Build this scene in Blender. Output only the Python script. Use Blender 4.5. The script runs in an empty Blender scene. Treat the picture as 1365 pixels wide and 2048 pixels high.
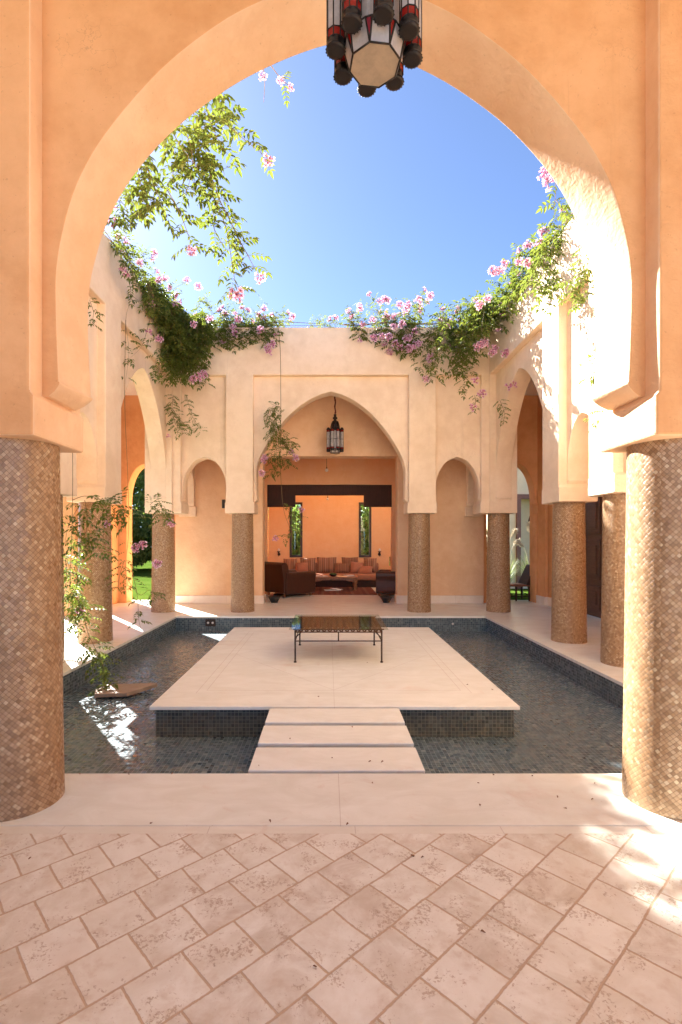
import bpy, bmesh, math, random
from mathutils import Vector, Matrix, Quaternion
R = random.Random(7)
C = bpy.context.scene.collection
PI = math.pi
CX = 0.055                      # centre line of the courtyard
FOC, HOR, VPX, EYE = 1020.0, 1080.0, 657.0, 1.5

# ------------------------------------------------------------------ materials
def new_mat(name):
    m = bpy.data.materials.new(name); m.use_nodes = True
    nt = m.node_tree; nt.nodes.clear()
    out = nt.nodes.new('ShaderNodeOutputMaterial')
    return m, nt, out
class NT:
    def __init__(s, nt): s.nt = nt
    def n(s, t, **kw):
        nd = s.nt.nodes.new(t)
        for k, v in kw.items(): setattr(nd, k, v)
        return nd
    def l(s, a, b): s.nt.links.new(a, b)
    def put(s, sock, v):
        if hasattr(v, 'is_output') or hasattr(v, 'links'): s.l(v, sock)
        else: sock.default_value = v
    def math(s, op, a, b=None, c=None, clamp=False):
        nd = s.n('ShaderNodeMath', operation=op, use_clamp=clamp); s.put(nd.inputs[0], a)
        if b is not None: s.put(nd.inputs[1], b)
        if c is not None: s.put(nd.inputs[2], c)
        return nd.outputs[0]
    def vmath(s, op, a, b=None):
        nd = s.n('ShaderNodeVectorMath', operation=op); s.put(nd.inputs[0], a)
        if b is not None: s.put(nd.inputs[1], b)
        return nd.outputs['Value'] if op in ('DOT_PRODUCT', 'LENGTH') else nd.outputs[0]
    def noise(s, vec, scale, detail=4, rough=.55, dist=0, out=0):
        nd = s.n('ShaderNodeTexNoise'); s.l(vec, nd.inputs['Vector'])
        nd.inputs['Scale'].default_value = scale; nd.inputs['Detail'].default_value = detail
        nd.inputs['Roughness'].default_value = rough; nd.inputs['Distortion'].default_value = dist
        return nd.outputs[out]
    def voro(s, vec, scale, feature='F1'):
        nd = s.n('ShaderNodeTexVoronoi', feature=feature); s.l(vec, nd.inputs['Vector']); nd.inputs['Scale'].default_value = scale
        return nd.outputs[0]
    def ramp(s, fac, stops, interp='LINEAR'):
        nd = s.n('ShaderNodeValToRGB'); s.l(fac, nd.inputs[0]); cr = nd.color_ramp; cr.interpolation = interp
        while len(cr.elements) < len(stops): cr.elements.new(.5)
        for e, (p, c) in zip(cr.elements, stops):
            e.position = p; e.color = (c if len(c) == 4 else (*c, 1)) if hasattr(c, '__len__') else (c, c, c, 1)
        return nd.outputs[0]
    def mix(s, fac, a, b, mode='MIX'):
        nd = s.n('ShaderNodeMix', data_type='RGBA', blend_type=mode)
        s.put(nd.inputs[0], fac)
        for sock, v in ((nd.inputs[6], a), (nd.inputs[7], b)):
            if hasattr(v, 'links'): s.l(v, sock)
            else: sock.default_value = (*v, 1) if len(v) == 3 else v
        return nd.outputs[2]
    def smooth(s, v, a, b):
        nd = s.n('ShaderNodeMapRange', interpolation_type='SMOOTHSTEP'); s.put(nd.inputs[0], v)
        nd.inputs[1].default_value = a; nd.inputs[2].default_value = b
        return nd.outputs[0]
    def bsdf(s, col, rough=.6, **kw):
        nd = s.n('ShaderNodeBsdfPrincipled')
        s.put(nd.inputs['Base Color'], col if hasattr(col, 'links') else (*col, 1))
        s.put(nd.inputs['Roughness'], rough)
        for k, v in kw.items(): s.put(nd.inputs[k.replace('_', ' ')], v)
        return nd
    def bump(s, h, strength=.3, dist=.01):
        nd = s.n('ShaderNodeBump'); s.l(h, nd.inputs['Height'])
        nd.inputs['Strength'].default_value = strength; nd.inputs['Distance'].default_value = dist
        return nd.outputs[0]
def simple(name, col, rough=.6, var=.12, scale=12, bump=.0, **kw):
    m, nt, out = new_mat(name); g = NT(nt)
    co = g.n('ShaderNodeTexCoord').outputs['Object']
    nz = g.noise(co, scale, 5)
    c = g.mix(nz, tuple(x * (1 - var) for x in col), tuple(min(1, x * (1 + var)) for x in col))
    b = g.bsdf(c, rough, **kw)
    if bump: g.l(g.bump(g.noise(co, scale * 4, 4), bump, .004), b.inputs['Normal'])
    g.l(b.outputs[0], out.inputs[0]); return m
def plaster(name, a, b, streak=.25):
    m, nt, out = new_mat(name); g = NT(nt)
    co = g.n('ShaderNodeTexCoord').outputs['Object']
    big = g.noise(co, .9, 5, .6); mid = g.noise(co, 5, 6, .65)
    f = g.math('ADD', g.math('MULTIPLY', big, .6), g.math('MULTIPLY', mid, .4))
    f = g.smooth(f, .36, .64)
    col = g.mix(f, a, b)
    wash = g.smooth(g.noise(co, 1.7, 7, .7, .9), .52, .72)
    col = g.mix(g.math('MULTIPLY', wash, .35), col, tuple(min(.92, x * 1.12 + .02) for x in b))
    crk = g.smooth(g.voro(g.vmath('ADD', co, g.vmath('MULTIPLY', g.noise(co, 6, 4, .6, 0, 1), (.5, .5, .5))), 1.1, 'DISTANCE_TO_EDGE'), .004, .0)
    crk = g.math('MULTIPLY', crk, g.smooth(g.noise(co, .8, 2), .52, .62))
    col = g.mix(g.math('MULTIPLY', crk, .35), col, tuple(x * .5 for x in a))
    mp = g.n('ShaderNodeMapping'); mp.inputs['Scale'].default_value = (7, 7, .35); g.l(co, mp.inputs['Vector'])
    st = g.smooth(g.noise(mp.outputs[0], 1.3, 6, .72), .55, .76)
    st = g.math('MULTIPLY', st, g.smooth(g.noise(co, .7, 3), .42, .62))
    col = g.mix(g.math('MULTIPLY', st, streak), col, tuple(x * .72 for x in a))
    sp = g.smooth(g.noise(co, 55, 2, .5), .70, .76)
    col = g.mix(g.math('MULTIPLY', sp, .30), col, tuple(x * .6 for x in a))
    b_ = g.bsdf(col, .85); b_.inputs['Specular IOR Level'].default_value = .25
    tm = g.n('ShaderNodeMapping'); tm.inputs['Scale'].default_value = (1, 1, 2.2); tm.inputs['Rotation'].default_value = (.4, .5, .3); g.l(co, tm.inputs['Vector'])
    h = g.math('ADD', g.math('MULTIPLY', g.noise(co, 3.2, 4, .6), 1.0), g.math('ADD', g.math('MULTIPLY', g.noise(co, 38, 5, .7), .18), g.math('MULTIPLY', g.noise(tm.outputs[0], 9, 3, .5, 1.5), .22)))
    h = g.math('SUBTRACT', h, g.math('MULTIPLY', sp, .12))
    g.l(g.bump(h, .45, .035), b_.inputs['Normal'])
    g.l(b_.outputs[0], out.inputs[0]); return m
def tiles(name, pitch, grout, stops, groutcol, rough, tilt, diamond=False, spec=.5, wear=.25, roughvar=.15, wob=.12):
    """small square mosaic laid out on the UV map (metres): every tile its own shade, gloss and slight tilt"""
    m, nt, out = new_mat(name); g = NT(nt)
    uv = g.n('ShaderNodeUVMap'); uv.uv_map = 'UVMap'
    sep = g.n('ShaderNodeSeparateXYZ'); g.l(uv.outputs[0], sep.inputs[0])
    u, v = sep.outputs[0], sep.outputs[1]
    if diamond:
        a = g.math('DIVIDE', g.math('ADD', u, v), pitch); b = g.math('DIVIDE', g.math('SUBTRACT', u, v), pitch)
    else:
        a = g.math('DIVIDE', u, pitch); b = g.math('DIVIDE', v, pitch)
    # hand-laid wobble
    nz = g.n('ShaderNodeTexNoise'); g.l(uv.outputs[0], nz.inputs['Vector']); nz.inputs['Scale'].default_value = 9
    sc = g.n('ShaderNodeSeparateColor'); g.l(nz.outputs['Color'], sc.inputs[0])
    a = g.math('ADD', a, g.math('MULTIPLY', sc.outputs[0], wob)); b = g.math('ADD', b, g.math('MULTIPLY', sc.outputs[1], wob))
    ia, ib = g.math('FLOOR', a), g.math('FLOOR', b)
    cmb = g.n('ShaderNodeCombineXYZ'); g.l(ia, cmb.inputs[0]); g.l(ib, cmb.inputs[1])
    wn = g.n('ShaderNodeTexWhiteNoise', noise_dimensions='3D'); g.l(cmb.outputs[0], wn.inputs['Vector'])
    rc = g.n('ShaderNodeSeparateColor'); g.l(wn.outputs['Color'], rc.inputs[0])
    fa = g.math('ABSOLUTE', g.math('SUBTRACT', g.math('FRACT', a), .5)); fb = g.math('ABSOLUTE', g.math('SUBTRACT', g.math('FRACT', b), .5))
    edge = g.math('MAXIMUM', fa, fb)
    gm = g.smooth(edge, .5 - grout * 1.5, .5 - grout * .6)
    col = g.ramp(wn.outputs['Value'], stops)
    co = g.n('ShaderNodeTexCoord').outputs['Object']
    dirt = g.smooth(g.noise(co, 2.3, 6, .65), .35, .7)
    col = g.mix(g.math('MULTIPLY', dirt, wear), col, groutcol)
    col = g.mix(gm, col, groutcol)
    ro = g.math('ADD', rough, g.math('MULTIPLY', rc.outputs[2], roughvar)); ro = g.math('ADD', ro, g.math('MULTIPLY', gm, .35))
    bs = g.bsdf(col, ro); bs.inputs['Specular IOR Level'].default_value = spec
    nx = g.math('ADD', .5, g.math('MULTIPLY', g.math('SUBTRACT', rc.outputs[0], .5), tilt))
    ny = g.math('ADD', .5, g.math('MULTIPLY', g.math('SUBTRACT', rc.outputs[1], .5), tilt))
    # pillowed edges
    if diamond:
        da = g.math('SUBTRACT', g.math('FRACT', a), .5); db = g.math('SUBTRACT', g.math('FRACT', b), .5)
        nx = g.math('ADD', nx, g.math('MULTIPLY', g.math('ADD', da, db), tilt * .25)); ny = g.math('ADD', ny, g.math('MULTIPLY', g.math('SUBTRACT', da, db), tilt * .25))
    cn = g.n('ShaderNodeCombineColor'); g.l(nx, cn.inputs[0]); g.l(ny, cn.inputs[1]); cn.inputs[2].default_value = 1
    nm = g.n('ShaderNodeNormalMap'); nm.uv_map = 'UVMap'; g.l(cn.outputs[0], nm.inputs['Color'])
    bp = g.n('ShaderNodeBump'); g.l(g.math('SUBTRACT', 1, gm), bp.inputs['Height']); bp.inputs['Strength'].default_value = .35; bp.inputs['Distance'].default_value = .003
    g.l(nm.outputs[0], bp.inputs['Normal'])
    g.l(bp.outputs[0], bs.inputs['Normal'])
    g.l(bs.outputs[0], out.inputs[0]); return m
def travertine_floor():
    m, nt, out = new_mat('travertine_floor'); g = NT(nt)
    co = g.n('ShaderNodeTexCoord').outputs['Object']
    p = .2187
    wob = g.n('ShaderNodeTexNoise'); g.l(co, wob.inputs['Vector']); wob.inputs['Scale'].default_value = 7
    cw = g.vmath('ADD', co, g.vmath('MULTIPLY', g.vmath('SUBTRACT', wob.outputs['Color'], (.5, .5, .5)), (.012, .012, 0)))
    n = g.vmath('DOT_PRODUCT', cw, (.679, -.734, 0)); t = g.vmath('DOT_PRODUCT', cw, (.734, .679, 0))
    rr = g.math('DIVIDE', g.math('ADD', n, 1.509), p); row = g.math('FLOOR', rr)
    tt = g.math('ADD', g.math('DIVIDE', g.math('SUBTRACT', t, 1.089), p), g.math('MULTIPLY', g.math('ADD', row, 1.0), .5))
    colm = g.math('FLOOR', tt)
    cmb = g.n('ShaderNodeCombineXYZ'); g.l(row, cmb.inputs[0]); g.l(colm, cmb.inputs[1]); cmb.inputs[2].default_value = 3.3
    wn = g.n('ShaderNodeTexWhiteNoise', noise_dimensions='3D'); g.l(cmb.outputs[0], wn.inputs['Vector'])
    rc = g.n('ShaderNodeSeparateColor'); g.l(wn.outputs['Color'], rc.inputs[0])
    e = g.math('MAXIMUM', g.math('ABSOLUTE', g.math('SUBTRACT', g.math('FRACT', rr), .5)), g.math('ABSOLUTE', g.math('SUBTRACT', g.math('FRACT', tt), .5)))
    fine = g.math('MULTIPLY', g.math('SUBTRACT', g.noise(co, 60, 3), .5), .03)
    gm = g.smooth(g.math('ADD', e, fine), .4735, .486)
    # each tile shifts its own stone pattern
    off = g.vmath('ADD', co, g.vmath('MULTIPLY', wn.outputs['Color'], (17, 17, 17)))
    veil = g.noise(off, 6, 7, .68, .6)
    base = g.ramp(rc.outputs[0], [(0, (.60, .52, .41)), (.35, (.70, .645, .53)), (.75, (.76, .71, .60)), (1, (.82, .79, .70))])
    base = g.mix(g.smooth(veil, .3, .75), base, (.86, .84, .75))
    cloud = g.smooth(g.noise(off, 11, 5, .6), .5, .72)
    base = g.mix(g.math('MULTIPLY', cloud, .5), base, (.58, .46, .33))
    pit = g.noise(off, 74, 6, .75, .4); where = g.noise(off, 8, 3, .5)
    lim = g.math('SUBTRACT', .672, g.math('ADD', g.math('MULTIPLY', g.smooth(where, .42, .72), .15), g.math('MULTIPLY', rc.outputs[1], .05)))
    pm = g.smooth(g.math('SUBTRACT', pit, lim), -.008, .03)
    base = g.mix(g.math('MULTIPLY', pm, .72), base, g.mix(g.noise(off, 25, 2), (.36, .25, .15), (.55, .41, .28)))
    grout = g.mix(g.noise(co, 20, 4), (.50, .37, .245), (.63, .485, .345))
    col = g.mix(gm, base, grout)
    st = g.smooth(g.noise(co, 1.4, 5, .6), .52, .75)
    col = g.mix(g.math('MULTIPLY', st, .35), col, (.55, .40, .27))
    bs = g.bsdf(col, g.math('ADD', .42, g.math('MULTIPLY', gm, .4)))
    h = g.math('SUBTRACT', g.math('SUBTRACT', 1, g.math('MULTIPLY', gm, .8)), g.math('MULTIPLY', pm, .6))
    h = g.math('ADD', h, g.math('MULTIPLY', rc.outputs[2], .0))
    g.l(g.bump(h, .5, .006), bs.inputs['Normal'])
    g.l(bs.outputs[0], out.inputs[0]); return m
def stone(name, a, b, rough=.3, jx=1.52, jy=.66, ox=0, oy=0, inlay=None, stain=(.55, .30, .18)):
    m, nt, out = new_mat(name); g = NT(nt)
    co = g.n('ShaderNodeTexCoord').outputs['Object']
    mp = g.n('ShaderNodeMapping'); mp.inputs['Scale'].default_value = (1, 2.2, 1); g.l(co, mp.inputs['Vector'])
    f = g.smooth(g.noise(mp.outputs[0], 2.5, 8, .66, .8), .3, .72)
    col = g.mix(f, a, b)
    vein = g.smooth(g.noise(mp.outputs[0], 9, 8, .75, 1.5), .60, .74)
    col = g.mix(g.math('MULTIPLY', vein, .35), col, tuple(x * .8 for x in a))
    pit = g.smooth(g.noise(co, 48, 4, .7), .665, .71)
    col = g.mix(g.math('MULTIPLY', pit, .45), col, (.42, .26, .17))
    s1 = g.smooth(g.noise(co, 1.1, 6, .62, .3), .56, .80)
    col = g.mix(g.math('MULTIPLY', s1, .5), col, stain)
    s2 = g.smooth(g.noise(co, 3.7, 7, .7, 1.2), .56, .74)
    col = g.mix(g.math('MULTIPLY', s2, .42), col, tuple(.5 * (x + y) for x, y in zip(stain, a)))
    sep = g.n('ShaderNodeSeparateXYZ'); g.l(co, sep.inputs[0])
    lines = None
    def ln(v, period, o):
        q = g.math('FRACT', g.math('ADD', g.math('DIVIDE', g.math('SUBTRACT', v, o), period), .5))
        return g.math('LESS_THAN', g.math('ABSOLUTE', g.math('SUBTRACT', q, .5)), .0022 / period)
    if jx: lines = ln(sep.outputs[0], jx, ox)
    if jy:
        l2 = ln(sep.outputs[1], jy, oy); lines = l2 if lines is None else g.math('MAXIMUM', lines, l2)
    if inlay:
        cx, cy, hx, hy = inlay
        dx = g.math('ABSOLUTE', g.math('SUBTRACT', sep.outputs[0], cx)); dy = g.math('ABSOLUTE', g.math('SUBTRACT', sep.outputs[1], cy))
        lines = None
        for k in (0, .085):
            q = g.math('MAXIMUM', g.math('SUBTRACT', dx, hx - k), g.math('SUBTRACT', dy, hy - k))
            e = g.math('LESS_THAN', g.math('ABSOLUTE', q), .004); lines = e if lines is None else g.math('MAXIMUM', lines, e)
        q = g.math('SUBTRACT', g.math('ADD', g.math('DIVIDE', dx, hx - .1), g.math('DIVIDE', dy, hy - .1)), 1)
        e = g.math('LESS_THAN', g.math('ABSOLUTE', q), .0035); lines = g.math('MAXIMUM', lines, e)
        q = g.math('LESS_THAN', dx, .002); 
        lines = g.math('MAXIMUM', lines, q)
    if lines is not None: col = g.mix(g.math('MULTIPLY', lines, .32), col, tuple(x * .5 for x in stain))
    ro = g.math('ADD', rough, g.math('MULTIPLY', g.noise(co, 6, 5, .6), .22))
    bs = g.bsdf(col, ro)
    h = g.math('SUBTRACT', g.math('MULTIPLY', g.noise(co, 14, 4), .4), g.math('MULTIPLY', pit, .3))
    g.l(g.bump(h, .12, .006), bs.inputs['Normal'])
    g.l(bs.outputs[0], out.inputs[0]); return m
def leaf_mat(name, stops, trans=.45, rough=.45):
    m, nt, out = new_mat(name); g = NT(nt)
    rnd = g.n('ShaderNodeNewGeometry').outputs['Random Per Island']
    co = g.n('ShaderNodeTexCoord').outputs['Object']
    v = g.math('ADD', g.math('MULTIPLY', rnd, .65), g.math('MULTIPLY', g.noise(co, 3.5, 3), .5))
    col = g.ramp(g.math('SUBTRACT', v, .06), stops)
    bs = g.bsdf(col, rough); bs.inputs['Specular IOR Level'].default_value = .35
    tr = g.n('ShaderNodeBsdfTranslucent'); g.l(g.mix(.45, col, (.34, .42, .05), 'MIX'), tr.inputs[0])
    mx = g.n('ShaderNodeMixShader'); mx.inputs[0].default_value = trans
    g.l(bs.outputs[0], mx.inputs[1]); g.l(tr.outputs[0], mx.inputs[2]); g.l(mx.outputs[0], out.inputs[0]); return m
def frosted(name, col, trans=.5, rough=.25):
    m, nt, out = new_mat(name); g = NT(nt)
    co = g.n('ShaderNodeTexCoord').outputs['Object']
    c = g.mix(g.smooth(g.noise(co, 14, 5, .7), .35, .75), col, tuple(x * .75 for x in col))
    bs = g.bsdf(c, rough); tr = g.n('ShaderNodeBsdfTranslucent'); g.l(c, tr.inputs[0])
    mx = g.n('ShaderNodeMixShader'); mx.inputs[0].default_value = trans
    g.l(bs.outputs[0], mx.inputs[1]); g.l(tr.outputs[0], mx.inputs[2]); g.l(mx.outputs[0], out.inputs[0]); return m
def glass(name, tint=(.92, .97, .95), refl=1.0):
    m, nt, out = new_mat(name); g = NT(nt)
    tr = g.n('ShaderNodeBsdfTransparent'); tr.inputs[0].default_value = (*tint, 1)
    gl = g.n('ShaderNodeBsdfGlossy'); gl.inputs['Roughness'].default_value = .02
    fr = g.n('ShaderNodeFresnel'); bf = g.n('ShaderNodeNewGeometry').outputs['Backfacing']
    g.l(g.math('SUBTRACT', 1.5, g.math('MULTIPLY', bf, 1.5 - 1 / 1.5)), fr.inputs[0])
    mx = g.n('ShaderNodeMixShader'); g.l(g.math('MULTIPLY', fr.outputs[0], refl), mx.inputs[0]); g.l(tr.outputs[0], mx.inputs[1]); g.l(gl.outputs[0], mx.inputs[2])
    g.l(mx.outputs[0], out.inputs[0]); return m
def wood(name, a, b, rough=.4, scale=(2, 2, 14), axis=2):
    m, nt, out = new_mat(name); g = NT(nt)
    co = g.n('ShaderNodeTexCoord').outputs['Object']
    mp = g.n('ShaderNodeMapping'); mp.inputs['Scale'].default_value = scale; g.l(co, mp.inputs['Vector'])
    f = g.smooth(g.noise(mp.outputs[0], 3, 7, .65, 1.2), .3, .7)
    bs = g.bsdf(g.mix(f, a, b), rough); g.l(g.bump(f, .15, .003), bs.inputs['Normal'])
    g.l(bs.outputs[0], out.inputs[0]); return m
def stripes(name, cols, freq):
    m, nt, out = new_mat(name); g = NT(nt)
    uv = g.n('ShaderNodeTexCoord').outputs['Object']
    sep = g.n('ShaderNodeSeparateXYZ'); g.l(uv, sep.inputs[0])
    f = g.math('FRACT', g.math('MULTIPLY', g.math('ADD', sep.outputs[0], 5.03), freq))
    k = len(cols); c = g.ramp(f, [(i / k, cc) for i, cc in enumerate(cols)], 'CONSTANT')
    bs = g.bsdf(g.mix(g.noise(uv, 90, 2), c, tuple(x * .6 for x in cols[0])), .9); g.l(bs.outputs[0], out.inputs[0]); return m

PL = plaster('peach_plaster', (.765, .585, .405), (.87, .695, .515), .4)
PL_HALF = plaster('half_shaded_plaster', (.77, .50, .295), (.85, .60, .385), .4)  # mid copy of the peach plaster, half shade put into its colour
CEIL = plaster('cream_ceiling', (.82, .77, .68), (.86, .82, .74), .05)
PL_SHADE = plaster('shaded_plaster', (.665, .335, .140), (.78, .43, .205), .35)  # deeper copy of the peach plaster, warm shade put into its colour
PL_IN = plaster('salon_plaster', (.86, .49, .25), (.89, .55, .31), .1)
CREAM = plaster('cream_plaster', (.72, .62, .42), (.78, .68, .48), .15)
BROWNS = [(0, (.27, .155, .074)), (.3, (.345, .207, .104)), (.65, (.40, .25, .132)), (.92, (.455, .305, .172)), (1, (.55, .41, .25))]
MOS = tiles('brown_mosaic', .0286, .04, BROWNS, (.16, .09, .045), .26, .09, True, .45, .10, .2, .06)
POOLT = tiles('pool_mosaic', .036, .055, [(0, (.035, .060, .075)), (.3, (.055, .088, .105)), (.65, (.080, .118, .135)), (.9, (.115, .16, .175)), (1, (.18, .22, .22))], (.21, .25, .265), .12, .07, False, .5, .22, .2, .14)
RISERT = tiles('riser_mosaic', .034, .055, [(0, (.050, .058, .050)), (.4, (.066, .074, .060)), (.75, (.082, .090, .072)), (1, (.115, .12, .095))], (.24, .225, .18), .15, .10, False, .5, .12, .2, .06)
TRAV = travertine_floor()
DECK = stone('deck_stone', (.76, .75, .655), (.86, .86, .78), .26, 60, 0, .065, 2.06)
STRIP = stone('border_stone', (.74, .70, .59), (.83, .80, .70), .35, .76, 0, .14, 0)
PLAT = stone('platform_stone', (.78, .765, .67), (.88, .87, .79), .42, 0, 0, inlay=(CX, 6.68, 1.35, 1.68), stain=(.66, .42, .29))
STEP = stone('step_stone', (.78, .765, .67), (.88, .87, .79), .42, 0, 0, stain=(.66, .42, .29))
PLINTH = stone('plinth_stone', (.80, .70, .58), (.86, .78, .68), .4, .9, 0, .3)
IRON = simple('dark_iron', (.05, .035, .028), .45, .3, 40, .1, Metallic=.5)
RUST = simple('rusty_iron', (.11, .055, .032), .6, .35, 30, .1, Metallic=.3)
LEAD = simple('lantern_lead', (.014, .009, .007), .42, .4, 30, .2, Metallic=.3)
REDG = frosted('red_glass', (.42, .018, .012), .45, .15)
WHITEG = frosted('white_glass', (.72, .68, .66), .45, .2)
CREAMG = frosted('stained_cream_glass', (.62, .50, .36), .4, .3)
REDC = simple('red_cord', (.13, .008, .008), .8, .2, 40)
GLASS = glass('clear_glass'); 
TABGLASS = glass('table_glass', (.84, .88, .86), .27)
LEATHER = simple('brown_leather', (.060, .018, .008), .42, .3, 14, .12)
DWOOD = wood('dark_wood', (.030, .009, .005), (.052, .017, .009), .7, (14, 2, 2))
DOORW = wood('door_wood', (.075, .035, .02), (.13, .062, .035), .5)
FRAMEW = wood('frame_wood', (.16, .060, .035), (.22, .088, .05), .5)
TABLEW = wood('table_wood', (.26, .10, .035), (.40, .18, .07), .35, (12, 2, 2))
BLACKP = simple('black_pottery', (.022, .019, .018), .5, .2)
BLACKM = simple('black_plastic', (.015, .014, .014), .45, .1)
WINF = simple('window_metal', (.045, .028, .02), .4, .2)
BRASS = simple('aged_brass', (.16, .09, .04), .4, .3, 40, Metallic=.7)
BULB = simple('white_bulb', (.82, .78, .72), .25, .05)
PAPER = simple('white_paper', (.75, .73, .70), .6, .05)
RUGM = stripes('rug_wool', [(.20, .055, .03), (.25, .09, .05), (.16, .04, .028), (.27, .14, .085), (.20, .05, .03)], 2.4)
SOFAF = simple('sofa_fabric', (.42, .20, .12), .9, .2, 30, .2)
CUSH1 = stripes('striped_cushion_cloth', [(.42, .21, .12), (.20, .08, .045), (.55, .34, .22), (.30, .12, .07), (.48, .27, .17), (.14, .06, .04)], 5.5)
CUSH2 = simple('rose_cushion_cloth', (.40, .17, .10), .9, .2, 30, .2)
CUSH3 = stripes('brown_cushion_cloth', [(.28, .12, .065), (.42, .22, .12), (.22, .09, .05), (.36, .19, .11)], 9)
SLABD = stone('weathered_slab', (.30, .20, .13), (.42, .30, .21), .5, 0, 0)
STEMM = simple('vine_stem', (.20, .13, .06), .8, .3, 30)
LEAF = leaf_mat('vine_leaf', [(0, (.050, .080, .015)), (.35, (.085, .122, .022)), (.7, (.135, .162, .032)), (1, (.24, .24, .06))], .34)
TLEAF = leaf_mat('tree_leaf', [(0, (.055, .10, .03)), (.4, (.10, .165, .045)), (.75, (.16, .235, .065)), (1, (.25, .32, .11))], .5)
HLEAF = leaf_mat('hedge_leaf', [(0, (.05, .09, .03)), (.5, (.10, .165, .05)), (1, (.20, .27, .10))], .5)
BARK = simple('bark', (.12, .085, .06), .9, .35, 14, .5)
DRYL = simple('dry_leaf', (.24, .12, .06), .7, .4, 30)
PAMP = simple('pampas_plume', (.62, .55, .42), .9, .1, 20)
BLADE = leaf_mat('pampas_blade', [(0, (.10, .15, .05)), (.5, (.18, .22, .09)), (1, (.36, .36, .20))], .35)
def petal_mat():
    m, nt, out = new_mat('pink_petal'); g = NT(nt)
    rnd = g.n('ShaderNodeNewGeometry').outputs['Random Per Island']
    uv = g.n('ShaderNodeUVMap'); uv.uv_map = 'UVMap'
    sep = g.n('ShaderNodeSeparateXYZ'); g.l(uv.outputs[0], sep.inputs[0])
    edge = g.ramp(rnd, [(0, (.72, .40, .54)), (.5, (.78, .54, .65)), (1, (.82, .68, .74))])
    thr = g.ramp(rnd, [(0, (.50, .12, .22)), (1, (.62, .24, .34))])
    c = g.mix(g.smooth(sep.outputs[1], .35, .75), thr, edge)
    bs = g.bsdf(c, .6); tr = g.n('ShaderNodeBsdfTranslucent'); g.l(c, tr.inputs[0])
    mx = g.n('ShaderNodeMixShader'); mx.inputs[0].default_value = .35
    g.l(bs.outputs[0], mx.inputs[1]); g.l(tr.outputs[0], mx.inputs[2]); g.l(mx.outputs[0], out.inputs[0]); return m
PETAL = petal_mat()
def lawn_mat():
    m, nt, out = new_mat('lawn'); g = NT(nt)
    co = g.n('ShaderNodeTexCoord').outputs['Object']
    f = g.smooth(g.noise(co, 1.3, 6, .65), .35, .7); f2 = g.noise(co, 45, 4, .7)
    c = g.mix(f, (.055, .095, .014), (.10, .14, .028)); c = g.mix(f2, c, (.03, .055, .008))
    bs = g.bsdf(c, .95); bs.inputs['Specular IOR Level'].default_value = 0; g.l(g.bump(f2, .5, .03), bs.inputs['Normal']); g.l(bs.outputs[0], out.inputs[0]); return m
LAWN = lawn_mat()
PAVE = stone('bounce_terrace_paving', (.62, .48, .38), (.72, .58, .47), .5, .5, .5)

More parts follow.
